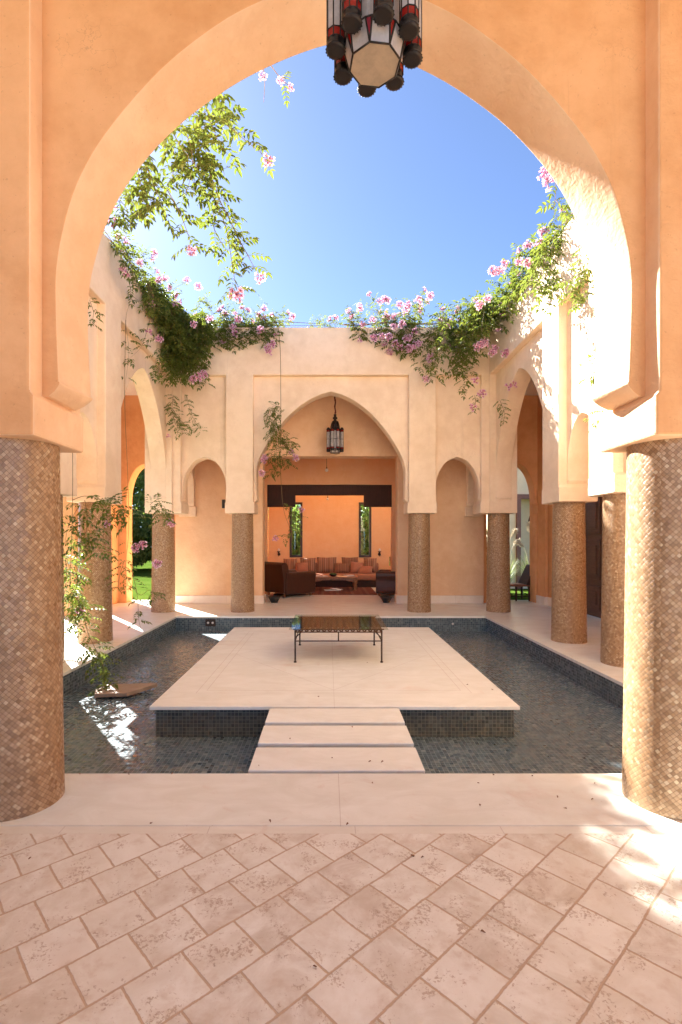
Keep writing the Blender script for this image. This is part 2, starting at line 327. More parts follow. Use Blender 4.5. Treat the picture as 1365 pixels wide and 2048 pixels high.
# ------------------------------------------------------------------ mesh helpers
class MB:
    def __init__(s): s.v = []; s.f = []; s.m = []; s.uv = {}; s.mats = []; s.sm = []
    def mi(s, mat):
        if mat not in s.mats: s.mats.append(mat)
        return s.mats.index(mat)
    def face(s, idx, mat, uv=None, smooth=False):
        s.f.append(tuple(idx)); s.m.append(s.mi(mat)); s.sm.append(smooth)
        if uv: s.uv[len(s.f) - 1] = uv
    def add(s, pts, faces, mat, smooth=False, M=None):
        o = len(s.v)
        s.v += [tuple(M @ Vector(p)) if M is not None else tuple(p) for p in pts]
        for f in faces: s.face([o + i for i in f], mat, None, smooth)
        return o
    def box(s, a, b, mat, M=None):
        (x0, y0, z0), (x1, y1, z1) = a, b
        p = [(x0, y0, z0), (x1, y0, z0), (x1, y1, z0), (x0, y1, z0), (x0, y0, z1), (x1, y0, z1), (x1, y1, z1), (x0, y1, z1)]
        s.add(p, [(3, 2, 1, 0), (4, 5, 6, 7), (0, 1, 5, 4), (1, 2, 6, 5), (2, 3, 7, 6), (3, 0, 4, 7)], mat, False, M)
    def lathe(s, prof, mat, n=24, M=None, smooth=True, caps=True):
        pts = []; fs = []
        for r, z in prof:
            for i in range(n):
                a = 2 * PI * i / n; pts.append((r * math.cos(a), r * math.sin(a), z))
        for k in range(len(prof) - 1):
            for i in range(n):
                j = (i + 1) % n; fs.append((k * n + i, k * n + j, (k + 1) * n + j, (k + 1) * n + i))
        o = s.add(pts, fs, mat, smooth, M)
        if caps:
            s.face([o + i for i in range(n)][::-1], mat); t = o + (len(prof) - 1) * n; s.face([t + i for i in range(n)], mat)
    def tube(s, pts, r, mat, n=6, taper=None, smooth=True):
        pts = [Vector(p) for p in pts]; o = len(s.v); prev = None
        for k, p in enumerate(pts):
            d = (pts[min(k + 1, len(pts) - 1)] - pts[max(k - 1, 0)])
            if d.length < 1e-9: d = Vector((0, 0, 1))
            d.normalize()
            if prev is None:
                ref = Vector((0, 0, 1)) if abs(d.z) < .9 else Vector((1, 0, 0)); x = d.cross(ref).normalized()
            else:
                x = (prev - d * prev.dot(d)); x = x.normalized() if x.length > 1e-6 else d.orthogonal().normalized()
            prev = x; y = d.cross(x)
            rr = r if taper is None else r + (taper - r) * k / max(1, len(pts) - 1)
            for i in range(n):
                a = 2 * PI * i / n; s.v.append(tuple(p + (x * math.cos(a) + y * math.sin(a)) * rr))
        for k in range(len(pts) - 1):
            for i in range(n):
                j = (i + 1) % n; s.face((o + k * n + i, o + k * n + j, o + (k + 1) * n + j, o + (k + 1) * n + i), mat, None, smooth)
        s.face([o + i for i in range(n)][::-1], mat); t = o + (len(pts) - 1) * n; s.face([t + i for i in range(n)], mat)
    def prism(s, loop, fn, v0, v1, mat, loop1=None):
        """closed 2D loop (u,h) extruded from v0 to v1; fn maps (u,h,v) to a point"""
        l1 = loop1 or loop; n = len(loop); o = len(s.v)
        s.v += [tuple(fn(u, h, v0)) for u, h in loop] + [tuple(fn(u, h, v1)) for u, h in l1]
        s.face([o + i for i in range(n)], mat); s.face([o + n + i for i in range(n)][::-1], mat)
        for i in range(n):
            j = (i + 1) % n; s.face((o + j, o + i, o + n + i, o + n + j), mat)
    def mesh(s, name, boxuv=False, fix=True, sharp=35):
        me = bpy.data.meshes.new(name); me.from_pydata(s.v, [], s.f)
        for m in s.mats: me.materials.append(m)
        me.polygons.foreach_set('material_index', s.m); me.polygons.foreach_set('use_smooth', s.sm)
        if s.uv or boxuv:
            uvl = me.uv_layers.new(name='UVMap')
            for p in me.polygons:
                u = s.uv.get(p.index)
                for k, li in enumerate(p.loop_indices):
                    if u: uvl.data[li].uv = u[k]
                    elif boxuv:
                        co = me.vertices[me.loops[li].vertex_index].co; n = p.normal
                        uvl.data[li].uv = (co.x, co.y) if abs(n.z) > .7 else ((co.y, co.z) if abs(n.x) > .7 else (co.x, co.z))
        me.update()
        if fix:
            bm = bmesh.new(); bm.from_mesh(me); bmesh.ops.recalc_face_normals(bm, faces=bm.faces); bm.to_mesh(me); bm.free()
        return me
def link(name, me, parent=None):
    o = bpy.data.objects.new(name, me); C.objects.link(o)
    if parent: o.parent = parent
    return o
def obj(name, mb, parent=None, bevel=0, boxuv=False, seg=2, fix=True):
    o = link(name, mb.mesh(name, boxuv, fix), parent)
    if bevel:
        b = o.modifiers.new('soft_edges', 'BEVEL'); b.width = bevel; b.segments = seg; b.limit_method = 'ANGLE'; b.angle_limit = math.radians(38); b.harden_normals = False
        b.use_clamp_overlap = True
    return o
def tag(o, label, cat, group=None):
    o['label'] = label; o['category'] = cat
    if group: o['group'] = group
    return o
def thing(name, label, cat, loc=(0, 0, 0), rz=0, group=None):
    o = bpy.data.objects.new(name, None); C.objects.link(o); o.location = loc; o.rotation_euler = (0, 0, rz); o.empty_display_size = .1
    return tag(o, label, cat, group)
def struct(name, mb, **kw):
    o = obj(name, mb, **kw); o['kind'] = 'structure'; return o
def dup(root, loc, rz=0, label=None, group=None, scale=None):
    r = root.copy(); C.objects.link(r); r.location = loc; r.rotation_euler = (0, 0, rz)
    if scale: r.scale = scale
    if label: r['label'] = label
    if group: r['group'] = group
    for ch in list(root.children):
        c = ch.copy(); C.objects.link(c); c.parent = r
        for gch in ch.children:
            d = gch.copy(); C.objects.link(d); d.parent = c
    return r
def smoothline(pts, sub=5):
    out = []
    P = [Vector((*p, 0)) if len(p) == 2 else Vector(p) for p in pts]
    for i in range(len(P) - 1):
        p0 = P[max(i - 1, 0)]; p1 = P[i]; p2 = P[i + 1]; p3 = P[min(i + 2, len(P) - 1)]
        for k in range(sub):
            t = k / sub
            out.append(.5 * ((2 * p1) + (p2 - p0) * t + (2 * p0 - 5 * p1 + 4 * p2 - p3) * t * t + (3 * p1 - p0 - 3 * p2 + p3) * t ** 3))
    out.append(P[-1]); return out

# ------------------------------------------------------------------ arches
BIG = [(1.538, 2.37), (1.544, 2.55), (1.548, 2.75), (1.548, 2.92), (1.515, 3.11), (1.45, 3.28), (1.35, 3.46), (1.195, 3.70), (.946, 4.01), (.697, 4.245), (.448, 4.415), (.2, 4.53), (0, 4.585)]
SMALL = [(.465, 2.37), (.467, 2.46), (.468, 2.56), (.458, 2.68), (.432, 2.80), (.345, 2.99), (.20, 3.15), (0, 3.225)]
NEARB = [(1.53, 2.37), (1.542, 2.6), (1.548, 2.8), (1.543, 3.0), (1.508, 3.19), (1.42, 3.46), (1.26, 3.735), (1.0, 4.02), (.685, 4.255), (.4, 4.405), (.15, 4.50), (0, 4.53)]
NEARF = [(1.572, 2.37), (1.58, 2.6), (1.585, 2.8), (1.582, 2.97), (1.552, 3.17), (1.475, 3.44), (1.315, 3.725), (1.005, 4.09), (.69, 4.345), (.45, 4.475), (.2, 4.575), (0, 4.62)]
NEARF = [(.25 * a + .75 * c, .25 * b_ + .75 * d) for (a, b_), (c, d) in zip(NEARB, NEARF)]
def half_arch(kind, half):
    if kind in ('nearb', 'nearf'): return [(p.x, p.y) for p in smoothline(NEARB if kind == 'nearb' else NEARF, 5)]
    src = BIG if kind == 'big' else SMALL; k = half / (1.548 if kind == 'big' else .468)
    return [(p.x * k, p.y) for p in smoothline(src, 4)]
COVE = [(.10, 2.288), (.09, 2.294), (.045, 2.312), (.008, 2.336), (-.010, 2.352), (-.014, 2.362), (0, 2.37)]
def arch_loop(uL, uR, uc, half, kind, grow=0.0, top=4.94):
    ha = half_arch(kind, half)
    foot = ha[0][0]
    if kind in ('nearb', 'nearf'): side = [(foot + a * (.9 if kind == 'nearb' else .52), h) for a, h in COVE[:-1]]
    elif kind == 'big':
        side = [(foot + a * .42, h) for a, h in COVE[:-1]]
    else:
        side = [(foot + a * .28, h) for a, h in COVE[:-1]]
    arc = []
    for i, (u, h) in enumerate(ha):
        p = ha[max(i - 1, 0)]; q = ha[min(i + 1, len(ha) - 1)]
        t = Vector((q[0] - p[0], q[1] - p[1])).normalized(); n = Vector((t.y, -t.x))   # outward from the opening
        if n.x < 0 or (i == len(ha) - 1): n = Vector((0, 1)) if i == len(ha) - 1 else n
        arc.append((max(0, u + n.x * grow) if u > 0 else 0, h + n.y * grow))
    half_pts = side + arc
    left = [(uc - u, h) for u, h in half_pts]; right = [(uc + u, h) for u, h in half_pts[:-1]][::-1]
    return [(uL, 2.288)] + left + right + [(uR, 2.288), (uR, top), (uL, top)]
T, W = .28, .16
def web(b, la, lb, uL, uR, fn, top=4.94):
    """arch panel built from strips between its straight sides and the curve (la in front, lb at the back)"""
    ca, cb = la[1:-3], lb[1:-3]; n = len(ca); m = n // 2; V = {}
    def vid(key, p):
        if key not in V: V[key] = len(b.v); b.v.append(tuple(p))
        return V[key]
    for f, (c, v) in enumerate(((ca, -W), (cb, W))):
        for i, (u, h) in enumerate(c): vid((f, 'c', i), fn(u, h, v)); vid((f, 's', i), fn(uL if i <= m else uR, h, v))
        vid((f, 's2', m), fn(uR, c[m][1], v)); vid((f, 't', 0), fn(uL, top, v)); vid((f, 't', 1), fn(uR, top, v)); vid((f, 't', 2), fn(c[m][0], top, v))
        for i in range(n - 1):
            sa, sb = (f, 's', i), (f, 's', i + 1)
            if i == m: sa = (f, 's2', m)
            b.face([V[sa], V[(f, 'c', i)], V[(f, 'c', i + 1)], V[sb]], PL)
        b.face([V[(f, 's', m)], V[(f, 'c', m)], V[(f, 't', 2)], V[(f, 't', 0)]], PL); b.face([V[(f, 'c', m)], V[(f, 's2', m)], V[(f, 't', 1)], V[(f, 't', 2)]], PL)
    for i in range(n - 1): b.face([V[(0, 'c', i)], V[(0, 'c', i + 1)], V[(1, 'c', i + 1)], V[(1, 'c', i)]], PL, None, True)
    for i in (0, n - 1): b.face([V[(0, 's', i)], V[(0, 'c', i)], V[(1, 'c', i)], V[(1, 's', i)]], PL)
def comb(L0, L1, piers, top=5.87, rec=4.89):
    pts = [(L0, top), (L1, top)]
    if piers[-1][1] < L1 - .001: pts.append((L1, rec))
    for u0, u1, bl, br in reversed(piers):
        pts += [(u1, rec)] if u1 < L1 - .001 else []
        if br: pts += [(u1, 2.285), (u1 + br, 2.262), (u1 + br, 2.05)]
        else: pts += [(u1, 2.05)]
        if bl: pts += [(u0 - bl, 2.05), (u0 - bl, 2.262), (u0, 2.285)]
        else: pts += [(u0, 2.05)]
        pts += [(u0, rec)] if u0 > L0 + .001 else []
    if piers[0][0] > L0 + .001: pts.append((L0, rec))
    return pts
def column_mesh():
    b = MB(); n = 56; zs = [0, .03, .25, .6, 1.0, 1.4, 1.75, 2.06]
    for z in zs:
        r = .2465 - .0265 * min(1, z / 2.05) ** .8
        for i in range(n):
            a = 2 * PI * i / n; b.v.append((r * math.cos(a), r * math.sin(a), z))
    circ = .0286 * math.sqrt(2) * 36
    for k in range(len(zs) - 1):
        for i in range(n):
            j = (i + 1) % n
            b.face((k * n + i, k * n + j, (k + 1) * n + j, (k + 1) * n + i), MOS, [(circ * i / n, zs[k]), (circ * (i + 1) / n, zs[k]), (circ * (i + 1) / n, zs[k + 1]), (circ * i / n, zs[k + 1])], True)
    return b.mesh('column')
COLM = column_mesh()
def paint_shade(o, test):  # gives faces the shade-tinted plaster copies by the way they face
    o.data.materials.append(PL_SHADE); o.data.materials.append(PL_HALF); k = len(o.data.materials) - 2
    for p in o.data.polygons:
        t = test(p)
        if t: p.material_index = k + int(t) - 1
def arcade(label, fn, L0, L1, piers, bays, cols, loc, grow=0.0, gside=-1, orange=None):  # orange: test that picks the faces for the shade-tinted plaster copies
    root = thing('arcade', label, 'arcade', loc)
    b = MB(); b.prism(comb(L0, L1, piers), fn, -T, T, PL)
    o = obj('wall_frame', b, root, .014)
    if orange: paint_shade(o, orange)
    for uL, uR, uc, half, kind in bays:
        b = MB()
        near_ = kind == 'near'
        l0 = arch_loop(uL, uR, uc, half, 'nearb' if near_ else kind); lg = arch_loop(uL, uR, uc, half, 'nearf') if near_ else l0
        web(b, lg if gside < 0 else l0, l0, uL, uR, fn)
        o = obj('arch', b, root, .012 if kind == 'small' else .02)
        if orange: paint_shade(o, orange)
    for p in cols:
        o = link('column', COLM, root); o.location = p; o.rotation_euler = (0, 0, R.choice([0, 1, 2, 3]) * PI / 2 + PI / 4)
    return root
ZB, ZF = 10.75, 2.95
XP = [(-3.81, -3.09, 0, .02), (-2.16, -1.60, .02, .03), (1.60, 2.16, .03, .02), (3.09, 3.81, .02, 0)]
XB = [(-3.15, -2.10, -2.625, .455, 'small'), (-1.66, 1.66, 0, 1.548, 'big'), (2.10, 3.15, 2.625, .455, 'small')]
XC = [-3.53, -1.86, 1.86, 3.53]
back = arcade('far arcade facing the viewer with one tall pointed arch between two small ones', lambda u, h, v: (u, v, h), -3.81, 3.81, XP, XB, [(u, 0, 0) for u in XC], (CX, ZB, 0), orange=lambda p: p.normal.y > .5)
XPF = [(-3.81, -3.09, 0, .02), (-2.16, -1.65, .02, .02), (1.65, 2.16, .02, .02), (3.09, 3.81, .02, 0)]
XBF = [XB[0], (-1.70, 1.70, 0, 1.572, 'near'), XB[2]]
for s_ in (-1, 1):   # little cross arches from the corner piers to the lounge wall
    b = MB(); l0 = arch_loop(11.0, 12.08, 11.54, .40, 'small'); web(b, l0, l0, 11.0, 12.08, lambda u, h, v: (s_ * 3.36 + v, u - ZB, h))
    obj('cross_arch', b, back, .01)
    b = MB(); b.box((s_ * 3.36 - .20, 11.95 - ZB, 2.05), (s_ * 3.36 + .20, 12.046 - ZB, 2.284), PL); obj('corbel', b, back, .012)
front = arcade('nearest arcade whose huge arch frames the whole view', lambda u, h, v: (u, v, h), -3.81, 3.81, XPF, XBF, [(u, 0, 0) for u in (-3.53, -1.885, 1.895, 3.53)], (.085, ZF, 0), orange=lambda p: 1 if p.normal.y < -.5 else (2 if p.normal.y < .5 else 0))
y0, y1 = ZF + T, ZB - T
SP = [(y0, y0 + .05, 0, 0), (5.92, 6.48, .03, .02), (7.32, 7.88, .02, .03), (y1 - .05, y1, 0, 0)]
def side_bays():
    c1 = (y0 + 5.92) / 2; c2 = (7.88 + y1) / 2
    return [(y0 + .004, 5.98, c1, 1.262, 'big'), (6.42, 7.38, 6.90, .405, 'small'), (7.82, y1 - .004, c2, 1.242, 'big')]
for sx, lab in ((-1, 'shaded arcade on the left of the pool half covered by dense green vine'), (1, 'sunlit pale arcade along the right side of the pool')):
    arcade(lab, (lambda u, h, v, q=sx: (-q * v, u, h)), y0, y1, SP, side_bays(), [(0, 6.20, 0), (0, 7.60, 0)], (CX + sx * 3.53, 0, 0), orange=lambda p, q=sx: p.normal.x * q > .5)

# ------------------------------------------------------------------ outer gallery walls, roofs
def opening(uc, half, spring, apex):
    k = []
    for i in range(13):
        t = i / 12; a = t * PI / 2
        k.append((half * math.cos(a) ** .85, spring + (apex - spring) * (math.sin(a) ** .9)))
    return [(uc - u, h) for u, h in [(half, 0)] + k] + [(uc + u, h) for u, h in ([(half, 0)] + k)[:-1][::-1]]
def floor_wall(loop_openings, L0, L1, top, fn, v0, v1, mat):
    pts = [(L0, 0)]
    for op in loop_openings: pts += op
    pts += [(L1, 0), (L1, top), (L0, top)]
    b = MB(); b.prism(pts, fn, v0, v1, mat); return b
def plinth(b, x0, x1, ya, yb, h=.19): b.box((x0, ya, 0.001), (x1, yb, h), PLINTH)
fx = lambda u, h, v: (u, v, h)
fy = lambda u, h, v: (v, u, h)
# left outer wall
lw = thing('gallery_wall', 'outer wall of the left gallery open to the garden through arches', 'wall')
obj('wall', floor_wall([opening(8.68, 1.38, 2.6, 4.5), opening(11.22, .27, 2.3, 3.0)], -2.0, 12.16, 5.5, fy, -5.3, -5.0, PL_SHADE), lw, .012)
le = thing('end_wall', 'shaded end wall of the left gallery with an arch onto the lawn', 'wall')
obj('wall', floor_wall([opening(-4.29, .52, 2.35, 3.32)], -5.3, -3.66, 5.5, fx, 12.16, 12.52, PL_SHADE), le, .012)
# right outer wall with the doors
rw = thing('gallery_wall', 'shaded outer wall of the right gallery with dark wooden doors', 'wall')
obj('wall', floor_wall([[(8.5, 0), (8.5, 2.75), (11.45, 2.75), (11.45, 0)]], -2.0, 12.16, 5.5, fy, 5.06, 5.36, PL_SHADE), rw, .012)
for k in range(3):
    a = 8.53 + k * .975
    d = MB(); d.box((5.14, a, .02), (5.20, a + .94, 2.70), DOORW)
    for (z0, z1) in ((.16, .62), (.74, 1.5), (1.62, 2.55)):
        d.box((5.115, a + .12, z0), (5.14, a + .82, z1), DOORW)
        d.box((5.10, a + .22, z0 + .1), (5.115, a + .72, z1 - .1), DOORW)
    do = obj('door', d, rw, .006)
    h = MB(); h.tube([(5.12, a + .86, 1.0), (5.07, a + .86, 1.0), (5.07, a + .86, 1.18), (5.12, a + .86, 1.18)], .01, BRASS); obj('handle', h, do)
b = MB(); plinth(b, 5.03, 5.06, 11.45, 12.13); plinth(b, 5.03, 5.06, 3.4, 8.5); obj('plinth', b, rw, .006)
re = thing('end_wall', 'shaded end wall of the right gallery with an arch and deep jamb', 'wall')
obj('wall', floor_wall([opening(4.36, .58, 2.35, 3.36)], 3.70, 5.36, 5.5, fx, 12.16, 12.52, PL_SHADE), re, .012)
b = MB(); b.box((4.985, 11.72, 0), (5.055, 12.155, 4.94), PL_SHADE); obj('jamb', b, re, .01)
b = MB(); b.box((4.86, 12.10, 2.12), (4.98, 12.158, 2.3), PL_SHADE); b.box((4.83, 12.09, 2.3), (4.98, 12.158, 2.36), PL_SHADE); obj('corbel', b, re, .015)
b = MB(); plinth(b, 4.955, 4.985, 11.69, 12.19); plinth(b, 4.985, 5.058, 11.69, 11.72); obj('plinth', b, re, .006)
# roofs over the four galleries
rf = thing('gallery_roof', 'flat plastered roof over the galleries around the pool', 'roof')
b = MB()
b.box((-5.32, 11.0, 4.95), (5.38, 12.54, 5.45), CEIL); b.box((-5.32, 2.66, 4.953), (-3.72, 11.0, 5.452), CEIL); b.box((3.83, 2.66, 4.953), (5.38, 11.0, 5.452), CEIL)
b.box((-5.32, -2.0, 4.948), (5.38, 2.69, 5.448), CEIL)
obj('slab', b, rf)
# ------------------------------------------------------------------ salon
def holed_wall(b, us, hs, holes, fn, v0, v1, mat):
    """grid wall with rectangular holes (index cells) of real thickness"""
    nu, nh = len(us) - 1, len(hs) - 1
    solid = lambda i, j: 0 <= i < nu and 0 <= j < nh and (i, j) not in holes
    for i in range(nu):
        for j in range(nh):
            if not solid(i, j): continue
            u0, u1_, h0, h1 = us[i], us[i + 1], hs[j], hs[j + 1]
            for v in (v0, v1): b.add([fn(u0, h0, v), fn(u1_, h0, v), fn(u1_, h1, v), fn(u0, h1, v)], [(0, 1, 2, 3)], mat)
            for (di, dj, e) in ((-1, 0, ((u0, h0), (u0, h1))), (1, 0, ((u1_, h0), (u1_, h1))), (0, -1, ((u0, h0), (u1_, h0))), (0, 1, ((u0, h1), (u1_, h1)))):
                if not solid(i + di, j + dj): b.add([fn(*e[0], v0), fn(*e[1], v0), fn(*e[1], v1), fn(*e[0], v1)], [(0, 1, 2, 3)], mat)
sal = thing('salon', 'orange lounge room behind the far arch with two narrow windows', 'room')
b = MB(); b.prism([(-3.62, 0), (-1.548, 0), (-1.548, 3.48), (1.636, 3.48), (1.636, 0), (3.68, 0), (3.68, 4.95), (-3.62, 4.95)], fx, 12.05, 12.42, PL_HALF)
obj('front_wall', b, sal, .012)
b = MB(); plinth(b, -3.6, -1.52, 12.02, 12.05); plinth(b, 1.606, 3.66, 12.02, 12.05); plinth(b, -1.548, -1.52, 12.05, 12.40); plinth(b, 1.606, 1.636, 12.05, 12.40)
obj('plinth', b, sal, .006)
SY = 17.2
b = MB()
holed_wall(b, [-2.45, -2.06, -2.015, -1.28, -.89, 1.05, 1.43, 2.06, 2.11, 2.55], [0, .62, .94, 1.56, 2.60, 2.75, 5.2],
           {(3, 2), (3, 3), (3, 4), (5, 2), (5, 3), (5, 4), (1, 2), (1, 3), (7, 1)}, fx, SY, SY + .3, PL_IN)
b.box((-2.75, 12.42, 0), (-2.45, SY + .3, 5.2), PL_IN); holed_wall(b, [12.42, 14.4, 16.9, SY + .3], [0, .75, 3.1, 5.2], {(1, 1)}, fy, 2.55, 2.85, PL_IN)
obj('wall', b, sal)
b = MB()
b.box((-2.449, 12.425, 3.95), (2.549, 14.0, 4.2), PL_IN); b.box((-2.75, 12.425, 5.203), (2.85, 14.26, 5.4), PL_IN); b.box((-2.75, 16.5, 5.203), (2.85, SY + .3, 5.4), PL_IN); b.box((-2.75, 14.26, 5.203), (-1.5, 16.5, 5.4), PL_IN); b.box((1.6, 14.26, 5.203), (2.85, 16.5, 5.4), PL_IN)
obj('ceiling', b, sal)
b = MB(); b.box((-1.5, 14.26, 5.404), (1.6, 16.5, 5.41), GLASS); obj('added_skylight', b, sal)  # roof opening above the raised ceiling, added unseen to light the lounge
b = MB(); b.box((2.56, 12.43, 5.403), (2.84, SY + .29, 6.05), PL); obj('added_sun_screen', b, sal)  # unseen wall added to keep sun off the right gallery jamb
b = MB(); b.prism([(-2.449, 0), (-1.68, 0), (-1.68, 3.02), (1.75, 3.02), (1.75, 0), (2.549, 0), (2.549, 5.2), (-2.449, 5.2)], fx, 14.0, 14.22, PL_IN); obj('bulkhead', b, sal, .008)
b = MB(); b.prism([(-1.678, 2.41), (-.906, 2.41), (-.906, 2.73), (.98, 2.73), (.98, 2.41), (1.748, 2.41), (1.748, 3.018), (-1.678, 3.018)], fx, 14.04, 14.12, DWOOD); obj('beam', b, sal, .006)
for (x0, x1) in ((-1.28, -.89), (1.05, 1.43)):
    f = MB(); h0, h1, fw = .94, 2.75, .05; ya, yb = SY - .03, SY + .06
    for q in (((x0 - .02, ya, h0 - .02), (x0 + fw, yb, h1 + .02)), ((x1 - fw, ya, h0 - .02), (x1 + .02, yb, h1 + .02)), ((x0 + fw, ya, h0 - .02), (x1 - fw, yb, h0 + fw)), ((x0 + fw, ya, h1 - fw), (x1 - fw, yb, h1 + .02))): f.box(*q, WINF)
    w = obj('window', f, sal, .004)
    g = MB(); g.box((x0 + fw, SY + .02, h0 + fw), (x1 - fw, SY + .026, h1 - fw), GLASS); obj('pane', g, w)
f = MB()
for q in (((2.66, 14.4, .75), (2.74, 14.46, 3.1)), ((2.66, 16.84, .75), (2.74, 16.9, 3.1)), ((2.66, 14.46, .75), (2.74, 16.84, .81)), ((2.66, 14.46, 3.04), (2.74, 16.84, 3.1)), ((2.66, 15.62, .81), (2.74, 15.68, 3.04))): f.box(*q, WINF)
w = obj('window', f, sal, .004); g = MB(); g.box((2.70, 14.46, .81), (2.706, 16.84, 3.04), GLASS); obj('pane', g, w)  # unseen side window, added to brighten the lounge
# floor of the salon is part of the deck sheet
# ------------------------------------------------------------------ ground, deck, pool
def ring(b, out, inn, z0, z1, mat):
    (a0, b0, a1, b1), (c0, d0, c1, d1) = out, inn
    for z, fl in ((z1, False), (z0, True)):
        P = [(a0, b0, z), (a1, b0, z), (a1, b1, z), (a0, b1, z), (c0, d0, z), (c1, d0, z), (c1, d1, z), (c0, d1, z)]
        fs = [(0, 1, 5, 4), (1, 2, 6, 5), (2, 3, 7, 6), (3, 0, 4, 7)]
        b.add(P, fs, mat)
    for (p, q) in (((a0, b0), (a1, b0)), ((a1, b0), (a1, b1)), ((a1, b1), (a0, b1)), ((a0, b1), (a0, b0)), ((c0, d0), (c1, d0)), ((c1, d0), (c1, d1)), ((c1, d1), (c0, d1)), ((c0, d1), (c0, d0))):
        b.add([(*p, z0), (*q, z0), (*q, z1), (*p, z1)], [(0, 1, 2, 3)], mat)
b = MB(); ring(b, (-70, -50, 70, 95), (-5.5, -2.4, 5.5, 12.7), -.5, -.045, LAWN); struct('lawn', b)
PX0, PX1, PY0, PY1, PZ = CX - 3.04, CX + 3.03, 3.276, 10.03, -.292
b = MB(); ring(b, (-5.6, 2.68, 5.6, 12.75), (PX0, PY0, PX1, PY1), -.036, 0, DECK)
b.box((-2.8, 12.752, -.036), (2.9, 17.6, -.001), DECK)
struct('deck', b, bevel=.006)
b = MB(); b.box((-5.6, 2.608, -.1), (5.6, 2.677, -.0015), STRIP); struct('floor_border', b, bevel=.002)
b = MB(); b.box((-5.6, -2.6, -.1), (5.6, 2.605, 0), TRAV); struct('floor', b)
b = MB(); b.box((-14, -16, -.3), (14, -2.62, -.03), PAVE); struct('bounce_terrace', b)  # unseen pale ground behind the camera, added to bounce light into the porch
b = MB()
q = .022
b.add([(PX0 - q, PY0 - q, PZ), (PX1 + q, PY0 - q, PZ), (PX1 + q, PY1 + q, PZ), (PX0 - q, PY1 + q, PZ)], [(0, 1, 2, 3)], POOLT)
for (p, r_) in (((PX0 - q, PY0 - q), (PX1 + q, PY0 - q)), ((PX1 + q, PY0 - q), (PX1 + q, PY1 + q)), ((PX1 + q, PY1 + q), (PX0 - q, PY1 + q)), ((PX0 - q, PY1 + q), (PX0 - q, PY0 - q))):
    b.add([(*p, PZ), (*r_, PZ), (*r_, -.037), (*p, -.037)], [(0, 1, 2, 3)], POOLT)
struct('pool', b, boxuv=True, fix=False)
pf = bpy.data.objects['pool']
# platform island
pt = thing('platform', 'square pale stone island in the middle of the pool', 'platform')
b = MB(); b.box((CX - 1.668, 4.595, -.034), (CX + 1.675, 8.77, 0), PLAT); obj('top_slab', b, pt, .006)
b = MB(); b.box((CX - 1.625, 4.64, PZ + .001), (CX + 1.632, 8.73, -.035), RISERT); obj('tiled_base', b, pt, 0, True)
for k, (ya, yb, lab) in enumerate(((3.322, 3.695, 'stepping slab nearest the front edge of the pool'), (3.765, 4.130, 'middle one of the three pale stepping slabs'), (4.200, 4.55, 'stepping slab touching the pool island'))):
    s = thing('stepping_slab', lab, 'step', (CX, ya, 0), 0, 'stepping slabs leading to the pool island')
    d = yb - ya
    b = MB(); b.box((-.577, 0, -.034), (.577, d, 0), STEP); obj('slab', b, s, .007)
    b = MB(); b.box((-.49, .05, PZ + .001), (.49, d - .04, -.035), RISERT); obj('tiled_base', b, s, 0, True)
b = MB(); b.prism([(0, 0), (.36, 0), (.60, .30), (.60, .34), (.02, .34), (-.06, .18)], lambda u, h, v: (u, h, v), 0, .045, SLABD)
o = obj('drain_cover', b, None, .006); o.location = (-2.62, 5.72, PZ + .02); o.rotation_euler = (math.radians(2), math.radians(-1), math.radians(4))
tag(o, 'loose brown stone slab lying on the dark pool floor', 'stone slab')
def pool_light(x, z, n, lab):
    t = thing('pool_light', lab, 'pool light', (x, PY1 + .021, z), 0, 'pool wall lights')
    p = MB(); p.box((-.10, -.012, -.07), (.10, 0, .07), POOLT if n == 1 else IRON); obj('plate', p, t, .004, True)
    for k in range(n):
        l = MB(); l.lathe([(.022, 0), (.022, .008), (.012, .012)], BULB, 14, Matrix.Translation(((k - (n - 1) / 2) * .09, -.012, 0)) @ Matrix.Rotation(PI / 2, 4, 'X')); obj('lens', l, t)
pool_light(-2.32, -.13, 2, 'twin pool light left of the island on the far pool wall')
pool_light(2.45, -.15, 1, 'single pool light right of the island on the far pool wall')
